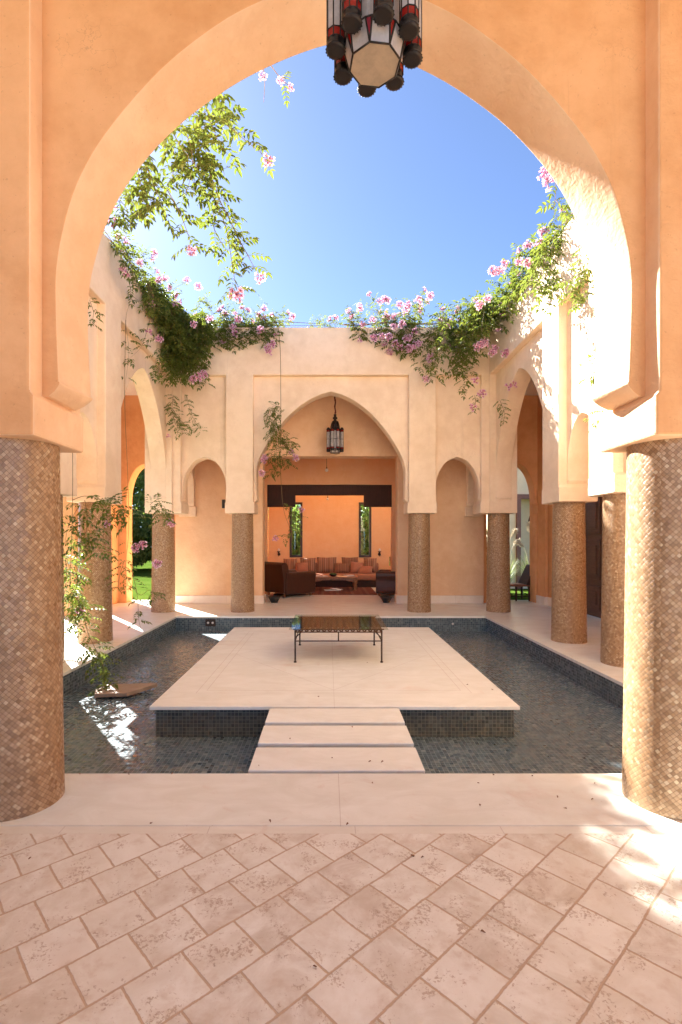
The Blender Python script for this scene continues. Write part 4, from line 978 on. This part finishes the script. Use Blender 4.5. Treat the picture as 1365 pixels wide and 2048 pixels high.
# 2 airy sprays and dangling shoots on the left wall
v = Vine('loose leafy sprays dangling down the left wall above its big arch', (XL, 7.8, 5.87))
for i in range(20):
    dep = R.uniform(6.4, 8.9); st_ = Vector((XL - R.uniform(.05, .4), dep, 5.85))
    v.shoot(trail(st_, (R.uniform(-.1, .7), R.uniform(-.3, .3), 1), R.uniform(.35, .95), .9, 9, .25), 0.074, 3, 0.140, tip=.5)
for i in range(14):
    dep = R.uniform(7.4, 8.9); st_ = Vector((XL + .05, dep, 5.88)); v.shoot(trail(st_, (.5, 0, .1), R.uniform(.3, 1.0), 3, 9, .1), 0.068, 3, 0.140, tip=.15)
for path in ([(255, 540), (262, 590), (252, 640), (258, 700), (252, 760)], [(262, 590), (300, 620), (315, 660), (312, 720), (305, 760)], [(300, 640), (285, 690), (262, 715)], [(330, 660), (322, 700), (318, 750), (330, 770)]):
    v.shoot(smoothline([P(x, y, 8.0 + .6 * (x > 280)) for x, y in path], 4), 0.078, 3, 0.140, bare=.1, every=.75)
for p in ((318, 680), (300, 665)): v.flower(P(*p, 8.4), (.3, -1, .1), 1.0)
v.shoot([P(180, 600, 6.2), P(188, 625, 6.15), P(184, 655, 6.15)], .05, 3, .06)
v.done()
# 3 long trailing vine in front of the left columns
v = Vine('long trailing vine hanging from the left wall down into the pool', (XL + .3, 6.3, 4.0))
s1 = smoothline([P(143, 560, 6.35), P(141, 760, 6.3), P(146, 930, 6.2), P(143, 1100, 6.1), P(138, 1200, 6.05), P(140, 1260, 6.0)], 5); v.shoot(s1, .05, 4, .13, bare=.62, r=.005)
s2 = smoothline([P(252, 640, 7.9), P(250, 800, 7.7), P(256, 950, 7.6), P(258, 1060, 7.5), P(252, 1130, 7.4), P(258, 1185, 7.3)], 5); v.shoot(s2, .05, 3, .12, bare=.80, every=.6, r=.005)
def sub(path, dep, **k): v.shoot(smoothline([P(x, y, dep) for x, y in path], 4), **k)
sub([(146, 1000), (170, 992), (200, 998), (222, 1008), (236, 1030)], 6.2, ll=0.084, gap=0.081, bare=.4)
sub([(200, 1000), (215, 1010), (245, 1015), (262, 1040)], 6.4, ll=0.084, gap=0.074)
sub([(170, 1000), (175, 1040), (172, 1075), (180, 1110)], 6.2, ll=0.081, gap=0.095, bare=.1)
sub([(160, 1010), (140, 1045), (130, 1085)], 6.1, ll=0.084, gap=0.074, bare=.2)
sub([(180, 1085), (168, 1080), (176, 1102)], 6.1, ll=0.081, gap=0.068)
sub([(190, 1060), (196, 1085), (199, 1105)], 6.2, ll=0.074, gap=0.095)
for k in range(4):
    x = 126 + k * 7; sub([(x, 1090 + 20 * (k % 3)), (x + 8, 1150), (x + 10 * math.sin(k), 1215), (x + 14, 1262 - 12 * (k % 4))], 6.75 + .06 * k, ll=0.081, gap=0.115, every=.7)
sub([(150, 1180), (168, 1235), (180, 1275), (198, 1310), (207, 1340), (209, 1382)], 5.95, ll=0.070, gap=0.074, r=.005)
sub([(190, 1295), (206, 1330), (210, 1365), (206, 1386)], 5.95, ll=0.068, gap=0.068)
sub([(165, 1200), (176, 1222)], 6.1, ll=0.074, gap=0.068)
sub([(250, 1120), (240, 1150), (236, 1180)], 7.4, ll=0.068, gap=0.108); sub([(256, 1160), (280, 1190), (300, 1180), (322, 1200)], 7.3, ll=0.084, gap=0.121, bare=.35, every=.8)
sub([(262, 1130), (275, 1190), (278, 1240), (285, 1265)], 7.2, ll=0.068, gap=0.162, bare=.4); sub([(300, 1010), (318, 1000), (326, 1040)], 8.4, ll=0.074, gap=0.108)
sub([(310, 1020), (328, 1012), (336, 1040)], 8.5, ll=0.068, gap=0.095)
for x, y, dep, k in ((272, 1097, 7.6, 1.0), (287, 1090, 7.6, 1.0), (316, 1128, 8.2, 1.1), (162, 1222, 6.1, .8), (341, 1044, 9.6, 1.0), (215, 1048, 6.3, .7), (345, 1050, 9.6, .8)): v.flower(P(x, y, dep), (.1, -1, .1), k)
v.done()
# 4 cluster on the far wall, left
v = Vine('leafy vine clump with flowers on top of the far wall left of the arch', (-1.6, 10.5, 5.87))
v.limb((XL, 10.5, 5.9), (-.2, 10.5, 5.9))
for x0, x1, n_, Lh in ((418, 455, 16, .5), (455, 505, 34, .55), (505, 556, 34, .5), (560, 690, 9, .3)):
    for i in range(n_):
        st_ = P(R.uniform(x0, x1), 655, 10.46); st_.z = 5.88; st_.y += R.uniform(0, .3)
        if i % 2 and x0 < 560: v.shoot(trail(st_, (R.uniform(-.2, .2), -.7, .3), Lh * R.uniform(.4, 1.2), 2.6, 8), 0.082, 3, 0.119, tip=.12)
        else: v.shoot(trail(st_, (R.uniform(-.4, .4), R.uniform(-.3, .2), 1), (.28 if x0 == 560 else .52) * R.uniform(.4, 1.1), .7, 7, .25), 0.062, 3, 0.119, tip=.4)
v.shoot(smoothline([P(432, 655, 10.5), P(425, 625, 10.5), P(415, 605, 10.5), P(408, 590, 10.5)], 4), 0.071, 3, 0.084, bare=.5); v.shoot([P(415, 610, 10.5), P(400, 596, 10.4), P(395, 620, 10.4)], .05, 4, .06)
for p in ((540, 705), (536, 697), (545, 690), (470, 668), (522, 660), (398, 575), (476, 640), (530, 618), (466, 655)): v.flower(P(*p, 10.25), (0, -1, -.1), 1.2)
v.done()
# 5 tendril before the far arch
v = Vine('thin vine tendril hanging in front of the far pointed arch', (-.95, 10.3, 4))
s = smoothline([P(556, 650, 10.42), P(561, 700, 10.38), P(562, 790, 10.36), P(562, 850, 10.3), P(561, 910, 10.3), P(563, 970, 10.3), P(568, 1020, 10.3), P(578, 1050, 10.3), P(586, 1066, 10.3)], 4); v.shoot(s, .05, 4, .3, bare=.97, r=.006)
for path, gp in (([(560, 815), (547, 812), (540, 830), (548, 850)], .06), ([(561, 830), (545, 845), (540, 870), (545, 885)], .05), ([(562, 850), (548, 860), (552, 880), (562, 890)], .05), ([(562, 860), (570, 875), (566, 890)], .055), ([(562, 885), (578, 880), (592, 890)], .06), ([(562, 895), (580, 888), (585, 900)], .06), ([(562, 900), (545, 905), (536, 925)], .055), ([(562, 912), (552, 920), (550, 935)], .06), ([(562, 915), (576, 920), (580, 930)], .06), ([(560, 945), (545, 942), (540, 955)], .06), ([(570, 1008), (585, 1020), (592, 1045), (590, 1070)], .10), ([(584, 1020), (598, 1035), (606, 1042)], .12), ([(582, 1068), (572, 1072), (563, 1078)], .07), ([(560, 830), (540, 820), (532, 850)], .1)):
    v.shoot(smoothline([P(x, y, 10.28) for x, y in path], 3), .058, 4, gp, droop=.8)
for p in ((584, 904), (592, 916), (530, 915), (524, 946), (603, 1020), (551, 1076), (528, 920)): v.flower(P(*p, 10.25), (.1, -1, -.1), 1.05)
v.done()
# 6 cluster on the far wall, right
v = Vine('vine thick with pink flowers spilling over the far wall right of the arch', (1.5, 10.5, 5.87))
v.limb((.3, 10.5, 5.9), (XR, 10.5, 5.9))
for x0, x1, n_, Lh, up in ((700, 738, 15, .35, .55), (750, 798, 24, .62, .75), (804, 846, 27, .9, .78), (858, 915, 25, .8, .42), (905, 960, 9, .10, .34)):
    for i in range(n_):
        st_ = P(R.uniform(x0, x1), 655, 10.46); st_.z = 5.88; st_.y += R.uniform(0, .3)
        if i % 2: v.shoot(trail(st_, (R.uniform(-.2, .25), -.75, .3), Lh * R.uniform(.35, 1.15), 2.6, 8), 0.082, 3, 0.119, tip=.22)
        else: v.shoot(trail(st_, (R.uniform(-.4, .4), R.uniform(-.3, .2), 1), up * R.uniform(.4, 1.1), .7, 7, .25), 0.062, 3, 0.126, tip=.5)
for p in ((748, 677), (765, 673), (777, 675), (792, 688), (802, 694), (816, 698), (825, 696), (832, 690), (838, 688), (812, 680), (818, 676), (830, 662), (804, 650), (790, 655), (786, 655), (862, 718), (915, 700), (852, 760), (862, 716), (720, 620), (760, 604), (775, 602), (770, 600), (800, 610), (812, 620), (835, 600), (815, 612), (725, 650), (745, 640), (895, 655), (858, 594)): v.flower(P(*p, 10.15), (R.uniform(-.3, .3), -1, R.uniform(-.3, .3)), R.uniform(1.0, 1.35))
v.shoot([P(855, 715, 10.3), P(857, 735, 10.25), P(860, 758, 10.25)], .05, 4, .05)
v.done()
# 7 mass in the far right corner
v = Vine('flowering vine hanging in the far right corner beside the sunlit wall', (XR, 10, 5.87))
for i in range(34):
    st_ = Vector((XR + R.uniform(-.45, .1), R.choice((R.uniform(9.5, 9.8), R.uniform(10.0, 10.4))), 5.88)); v.shoot(trail(st_, (R.uniform(-.45, .0), R.uniform(-.5, .3), .3), R.uniform(.4, 2.3), 2.6, 10, .13), 0.088, 3, 0.126, droop=.6, tip=.08)
for i in range(15):
    st_ = Vector((XR + R.uniform(-.2, .3), R.uniform(8.7, 10.4), 5.87)); v.shoot(trail(st_, (R.uniform(-.5, .3), R.uniform(-.3, .3), 1), R.uniform(.3, .75), .8, 8, .25), 0.078, 3, 0.133, tip=.45)
for p in ((962, 690), (970, 688), (955, 695), (990, 698), (1010, 708), (1020, 705), (950, 762), (965, 788), (1018, 774), (1028, 770), (945, 815), (985, 706)): v.flower(P(*p, 9.4), (-.2, -1, 0), 1.25)
v.shoot([P(950, 790, 9.8), P(952, 805, 9.8), P(946, 825, 9.8)], .05, 3, .06); v.shoot([P(1000, 800, 9.3), P(1010, 825, 9.3), P(1008, 842, 9.3)], .055, 4, .06)
v.done()
# 8 clumps along the right wall
v = Vine('bright leafy vine along the top of the sunlit right wall', (XR, 7.8, 5.87))
v.limb((XR + .03, 6.6, 5.9), (XR + .03, 10.2, 5.9))
for i in range(28):
    st_ = Vector((XR + R.uniform(-.12, .25), R.choice((R.uniform(7.0, 7.45), R.uniform(7.6, 9.3), R.uniform(7.6, 9.3))), 5.87)); v.shoot(trail(st_, (R.uniform(-.6, .2), R.uniform(-.3, .3), 1), R.uniform(.25, .55), .9, 8, .25), 0.080, 3, 0.140, tip=.3)
for i in range(20):
    st_ = Vector((XR - .03, R.choice((R.uniform(7.0, 7.5), R.uniform(7.7, 8.5), R.uniform(8.5, 9.4))), 5.88)); v.shoot(trail(st_, (-.55, R.uniform(-.25, .25), .1), R.uniform(.2, .6), 3, 8, .12), 0.088, 3, 0.126, tip=.05)
for path in ([(1085, 545), (1092, 570), (1085, 600), (1088, 625)], [(1100, 540), (1108, 570), (1100, 590)], [(1085, 550), (1070, 575), (1068, 590)], [(1105, 545), (1118, 560), (1125, 575)]):
    v.shoot(smoothline([P(x, y, 7.3) for x, y in path], 4), 0.088, 3, 0.084)
for p in ((1055, 494), (1078, 490), (1092, 465), (1000, 545), (1040, 525), (1055, 530), (985, 545), (1010, 530), (975, 600), (960, 612), (1098, 360)): v.flower(P(*p, 7.6), (-.3, -1, .2), 1.1)
v.done()
v = Vine('leafy shoot hanging before the right wall close to the near arch', (XR - .1, 6.2, 5.2), True)
for path in ([(1168, 492), (1166, 525), (1160, 550), (1165, 590), (1150, 612)], [(1166, 530), (1176, 560), (1182, 595)], [(1160, 550), (1140, 575), (1135, 590)], [(1163, 560), (1150, 590), (1142, 605)]):
    v.shoot(smoothline([P(x, y, 6.3) for x, y in path], 4), .07, 3, .075)
v.shoot(smoothline([P(1110, 270, 6.3), P(1112, 380, 6.35), P(1108, 420, 6.4), P(1120, 440, 6.4)], 4), 0.078, 3, 0.182, bare=.55); v.shoot([P(1112, 400, 6.4), P(1128, 418, 6.4), P(1135, 440, 6.4)], .05, 3, .1)
v.shoot(smoothline([P(1192, 735, 6.0), P(1180, 742, 6.0), P(1178, 765, 6.0)], 3), 0.071, 3, 0.084); v.shoot([P(1200, 828, 6.0), P(1188, 838, 6.0), P(1180, 850, 6.0)], .06, 2, .1); v.shoot([P(1200, 780, 6.0), P(1196, 820, 6.0), P(1195, 862, 6.0)], .055, 2, .2)
v.flower(P(1096, 366, 6.2), (-.5, -1, -.3), 1.4); v.flower(P(1090, 350, 6.2), (-.5, -1, -.3), 1.2)
v.done()
# 9 near shoots hanging behind the near arch
v = Vine('big leafy shoots hanging behind the near arch at upper left', (-1.2, 4.0, 4.8), True)
TOPL = Vector((-1.5, 3.35, 5.9))
def near(path, dep, **k): v.shoot(smoothline([P(x, y, dep) for x, y in path], 5), **k)
near([(330, 60), (400, 180), (420, 240), (445, 300), (480, 345), (430, 330)][:4], 3.9, ll=0.078, gap=0.068, bare=.3)
for path in ([(380, 150), (430, 190), (445, 215), (455, 245)], [(350, 180), (395, 240), (410, 285), (412, 320)], [(340, 200), (370, 260), (385, 310), (380, 360), (372, 388)], [(330, 230), (360, 290), (392, 330), (400, 352)],
             [(300, 260), (345, 300), (350, 330), (340, 370)], [(270, 290), (285, 345), (300, 390), (305, 425)], [(280, 300), (300, 350), (318, 395), (325, 420)], [(262, 300), (278, 350), (285, 385), (290, 405)]):
    near(path, R.uniform(3.75, 4.3), ll=.070, gap=.075, bare=.15, droop=1.0)
near([(425, 230), (460, 255), (490, 280), (515, 300), (530, 312)], 4.0, ll=0.061, gap=0.121, bare=.1)
near([(405, 310), (420, 345), (440, 400), (465, 450), (490, 500), (515, 545)], 4.1, ll=0.062, gap=0.101, r=.0055)
near([(400, 350), (430, 400), (452, 455), (462, 510), (470, 560), (474, 580)], 4.1, ll=0.059, gap=0.108)
near([(440, 395), (425, 440), (440, 480), (455, 500)], 4.1, ll=0.059, gap=0.115); near([(465, 450), (478, 480), (500, 515)], 4.1, ll=0.054, gap=0.135); near([(425, 340), (440, 330), (450, 350)], 4.0, ll=0.061, gap=0.095)
near([(335, 380), (352, 410), (368, 445), (380, 480), (384, 492)], 4.0, ll=0.057, gap=0.115)
near([(250, 380), (262, 400), (280, 420)], 5.2, ll=0.068, gap=0.081); near([(240, 400), (255, 420), (250, 440)], 5.3, ll=0.068, gap=0.068); near([(228, 440), (245, 460), (262, 470)], 5.6, ll=0.068, gap=0.081)
near([(515, 60), (526, 130), (530, 160), (528, 205)], 3.5, ll=0.068, gap=0.540, bare=.9); near([(520, 100), (545, 135), (565, 160), (590, 180)], 3.5, ll=0.041, gap=0.216, bare=.3)
for x, y, dep, k in ((536, 318, 4.0, .8), (520, 552, 4.1, .8), (476, 586, 4.1, 1.1), (386, 500, 4.0, .6), (562, 160, 3.5, .4), (582, 175, 3.5, .4), (526, 150, 3.5, .5), (228, 445, 5.4, .9)): v.flower(P(x, y, dep), (R.uniform(-.2, .2), -.6, -.8), k)
v.done()
# ------------------------------------------------------------------ garden
def crown_mesh(seed, rad, hgt, n, size, mat, lumps=9):
    R.seed(seed); mb = MB(); L = []
    for i in range(lumps):
        a = R.uniform(0, 2 * PI); f = R.uniform(.25, .72); L.append((Vector((math.cos(a) * rad * f, math.sin(a) * rad * f, hgt * R.uniform(.18, .85))), R.uniform(.32, .55) * rad))
    L.append((Vector((0, 0, hgt * .55)), rad * .6))
    for i in range(n):
        c, r = R.choice(L); d = rv(); d = d.normalized() if d.length > .01 else UP; p = c + Vector((d.x, d.y, d.z * .8)) * r * R.uniform(.55, 1.05) ** .7
        if p.z < 0: p.z = abs(p.z) * .3
        s = size * R.uniform(.6, 1.3); leaf(mb, p, d + rv(k=.8) + DOWN * .3, UP + rv(k=.6), s, s * .55, mat, .2)
    return mb.mesh('crown', False, False)
def trunk_mb(h, r, seed, limbs=5, spread=1.0):
    R.seed(seed); mb = MB(); mb.tube(smoothline([(0, 0, -.05), (.05 * h * R.uniform(-1, 1), .04 * h * R.uniform(-1, 1), h * .5), (0, 0, h)], 4), r, BARK, 8, r * .55)
    for k in range(limbs):
        a = 2 * PI * k / limbs + R.random(); mb.tube(smoothline([(0, 0, h * .7), (math.cos(a) * spread * .4, math.sin(a) * spread * .4, h * 1.05), (math.cos(a) * spread, math.sin(a) * spread, h * 1.45)], 3), r * .5, BARK, 6, r * .15)
    return mb
CM = {'a': crown_mesh(41, 2.4, 4.2, 9000, .24, TLEAF), 'b': crown_mesh(42, 1.7, 2.6, 6500, .19, HLEAF), 'c': crown_mesh(43, .95, 1.5, 4200, .12, TLEAF, 7)}
def tree(name, label, cat, kind, x, y, th, sc=1.0, zs=1.0, trunk=True, group=None):
    t = thing(name, label, cat, (x, y, -.045), R.uniform(0, 6), group); t.scale = (sc, sc, sc * zs)
    if trunk: obj('trunk', trunk_mb(th, .13 if kind == 'a' else .07, int(x * 31 + y), 5, 1.1 if kind == 'a' else .6), t)
    c = link('crown', CM[kind], t); c.location = (0, 0, th * .75 if trunk else 0)
    return t
gt_ = 'trees and bushes of the garden'
tree('tree', 'broad tree behind the lawn seen through the left end arch', 'tree', 'a', -11.2, 28.5, 2.0, 1.25, 1.1, group=gt_)
tree('tree', 'tall tree standing left of the lawn beyond the outer arches', 'tree', 'a', -15.0, 24.0, 2.2, 1.2, 1.1, group=gt_)
tree('tree', 'dark tree at the back of the lawn nearest the lounge wall', 'tree', 'a', -7.2, 31.5, 2.0, 1.2, 1.0, group=gt_)
for k, (x, y, s, lab) in enumerate(((-12.6, 25.5, 1.15, 'dark rounded bush at the left of the lawn edge'), (-10.2, 25.2, 1.0, 'dark bush at the lawn edge under the broad tree'), (-8.4, 26.4, 1.2, 'dark bush at the right of the lawn edge'), (-14.6, 21.5, 1.2, 'big bush beyond the left outer arches'))):
    tree('bush', lab, 'bush', 'b', x, y, 0, s, 1.0, False, gt_)
for x, y, s, lab in ((-6.6, 12.4, 1.15, 'pale green shrub just outside the left gallery beside the wide arch'), (-7.3, 14.4, 1.3, 'leafy shrub outside the left gallery close to the end wall'), (-8.6, 16.2, 1.3, 'loose shrub on the lawn left of the end arch')):
    tree('shrub', lab, 'bush', 'c', x, y, 0, s, 1.15, False, gt_)
for x, y, s, lab in ((-1.9, 21.5, 1.05, 'bush filling the lower half of the left lounge window'), (1.6, 21.2, 1.25, 'bush filling the lower half of the right lounge window'), (.2, 23.5, 1.1, 'bush hidden behind the lounge end wall between the windows')):
    tree('bush', lab, 'bush', 'b', x, y, 0, s, 1.15, False, gt_)
tree('tree', 'tree behind the left lounge window', 'tree', 'a', -2.4, 27.0, 1.6, .9, .8, group=gt_)
tree('tree', 'tree behind the right lounge window', 'tree', 'a', 2.6, 26.0, 1.6, .9, .8, group=gt_)
tree('tree', 'dark tree left of the cream garden house', 'tree', 'a', 7.4, 25.5, 1.7, 1.1, 1.0, group=gt_)
tree('bush', 'dark bush beside the cream garden house corner', 'bush', 'b', 4.9, 18.6, 0, .9, 1.1, False, gt_)
def pampas(label, x, y, h, seed):
    R.seed(seed); t = thing('pampas_grass', label, 'ornamental grass', (x, y, -.045), 0, 'pampas grasses outside the right end arch')
    b_ = MB(); st_ = MB()
    for i in range(260):
        a = R.uniform(0, 2 * PI); L = h * R.uniform(.5, .95); lean = R.uniform(.15, .75); w_ = .010; pts = []
        for k in range(6):
            f = k / 5; pts.append(Vector((math.cos(a) * (.08 + lean * h * .55 * f ** 1.8), math.sin(a) * (.08 + lean * h * .55 * f ** 1.8), L * (f - .42 * lean * f ** 2.4))))
        s = Vector((-math.sin(a), math.cos(a), 0)) * w_; o = len(b_.v)
        for k, p in enumerate(pts): q = 1 - .85 * k / 5; b_.v += [tuple(p - s * q), tuple(p + s * q)]
        for k in range(5): b_.face((o + 2 * k, o + 2 * k + 1, o + 2 * k + 3, o + 2 * k + 2), BLADE)
    obj('blades', b_, t, fix=False)
    for i in range(5):
        a = R.uniform(0, 2 * PI); p = MB(); top = h * R.uniform(.95, 1.35); bx_, by_ = math.cos(a) * .35, math.sin(a) * .35
        path = smoothline([(0, 0, 0), (bx_ * .3, by_ * .3, top * .5), (bx_ * .8, by_ * .8, top * .85), (bx_ * 1.5, by_ * 1.5, top)], 4); p.tube(path, .007, PAMP, 5, .004)
        for k in range(240):
            f = R.uniform(.72, 1); i_ = min(len(path) - 2, int(f * (len(path) - 1))); q = path[i_].lerp(path[i_ + 1], f * (len(path) - 1) - i_); d = rv() + Vector((bx_, by_, -.6)); leaf(p, q, d, UP + rv(k=.5), .13 * (1.1 - abs(f - .86) * 3), .012, PAMP, .1)
        obj('plume', p, t, fix=False)
pampas('pampas grass with pale plumes before the brown framed doorway', 5.75, 14.4, 1.55, 5)
pampas('pampas grass clump at the left of the garden house doorway', 5.15, 14.9, 1.5, 9)
# fallen leaves
R.seed(77)
def dry_mesh(seed):
    R.seed(seed); mb = MB(); L = .045; o = 0
    for i in range(6):
        f = i / 5; w_ = .012 * math.sin(PI * min(.97, f + .04)); z = .004 + .012 * math.sin(f * 3.0 + seed)**2
        mb.v += [(f * L - L / 2, -w_, z + w_ * .8), (f * L - L / 2, 0, z * .6), (f * L - L / 2, w_, z + w_ * .8)]
    for i in range(5):
        for k in (0, 1): a = i * 3 + k; mb.face((a, a + 1, a + 4, a + 3), DRYL, None, True)
    return mb.mesh('dry_leaf', False, False)
DM = [dry_mesh(1), dry_mesh(2), dry_mesh(4)]
R.seed(78)
spots = []
for (x, y) in ((790, 1684), (826, 1714), (845, 1716), (695, 1650), (540, 1644), (630, 1935), (967, 1866), (1330, 1697), (1360, 1710), (60, 1718)): spots.append((x, y, 0, 'dry brown leaf fallen on the travertine tiles', 'dry leaves on the tile floor'))
for (x, y) in ((745, 1567), (160, 1549), (258, 1550), (345, 1548), (988, 1551), (1065, 1553), (1190, 1568), (960, 1612), (1115, 1595), (1131, 1618), (957, 1567), (303, 1648), (1185, 1600)): spots.append((x, y, 0, 'dry brown leaf fallen on the front pool edging', 'dry leaves on the front edging'))
for (x, y) in ((705, 1455), (580, 1478), (637, 1394), (740, 1524), (765, 1525), (935, 1370), (985, 1380), (1075 - 340, 1326), (665, 1517), (518, 1532)): spots.append((x, y, 0, 'dry brown leaf fallen on the pale island and slabs', 'dry leaves on the island'))
for (x, y) in ((330, 1525), (385, 1488), (1095, 1390), (1130, 1370), (1170, 1467), (1145, 1515), (990, 1490), (1060, 1270), (1100, 1310), (920, 1275), (1010, 1330), (130, 1404), (160, 1412), (1130, 1410), (960, 1268)): spots.append((x, y, PZ, 'dry leaf lying on the dark pool floor', 'dry leaves on the pool floor'))
for (x, y, z, lab, grp) in spots:
    dep = (EYE - z) * FOC / (y - HOR); o = link('fallen_leaf', R.choice(DM)); k = R.uniform(.3, .5); o.location = ((x - VPX) * dep / FOC, dep, z + .001); o.rotation_euler = (R.uniform(-.2, .2), R.uniform(-.2, .2), R.uniform(0, 6.28)); o.scale = (k, k, k); tag(o, lab, 'leaf', grp)

# ------------------------------------------------------------------ light, sky, camera
SUND = Vector((-.60, .80, .78)).normalized()
sun = bpy.data.lights.new('sun', 'SUN'); sun.energy = 3.8; sun.angle = math.radians(.53); sun.color = (1, .975, .93)
so_ = bpy.data.objects.new('sun', sun); C.objects.link(so_); so_.rotation_euler = (-SUND).to_track_quat('-Z', 'Y').to_euler(); so_.location = (-20, 30, 25)
w = bpy.data.worlds.new('World'); bpy.context.scene.world = w; w.use_nodes = True
nt = w.node_tree; nt.nodes.clear(); out = nt.nodes.new('ShaderNodeOutputWorld'); bg = nt.nodes.new('ShaderNodeBackground'); sk = nt.nodes.new('ShaderNodeTexSky')
sk.sky_type = 'NISHITA'; sk.sun_disc = False; sk.sun_elevation = math.asin(SUND.z); sk.sun_rotation = math.atan2(SUND.x, SUND.y); sk.altitude = 1500; sk.air_density = .48; sk.dust_density = .6; sk.ozone_density = 2.6
bg.inputs[1].default_value = .05; nt.links.new(sk.outputs[0], bg.inputs[0]); nt.links.new(bg.outputs[0], out.inputs[0])
cam = bpy.data.cameras.new('camera'); co_ = bpy.data.objects.new('camera', cam); C.objects.link(co_)
co_.location = (0, 0, EYE); co_.rotation_euler = (PI / 2, 0, 0); cam.sensor_fit = 'VERTICAL'; cam.sensor_height = 36; cam.sensor_width = 24
cam.lens = FOC / 2048 * 36; cam.shift_x = (682.5 - VPX) / 2048; cam.shift_y = (HOR - 1024) / 2048; cam.clip_start = .05; cam.clip_end = 500
sc = bpy.context.scene; sc.camera = co_
sc.view_settings.view_transform = 'Standard'; sc.view_settings.look = 'None'; sc.view_settings.gamma = 1; sc.view_settings.exposure = 3.18
cy = sc.cycles; cy.max_bounces = 12; cy.diffuse_bounces = 8; cy.glossy_bounces = 4; cy.transmission_bounces = 6; cy.transparent_max_bounces = 12; cy.use_denoising = True; cy.sample_clamp_indirect = 8; cy.caustics_reflective = False; cy.caustics_refractive = False
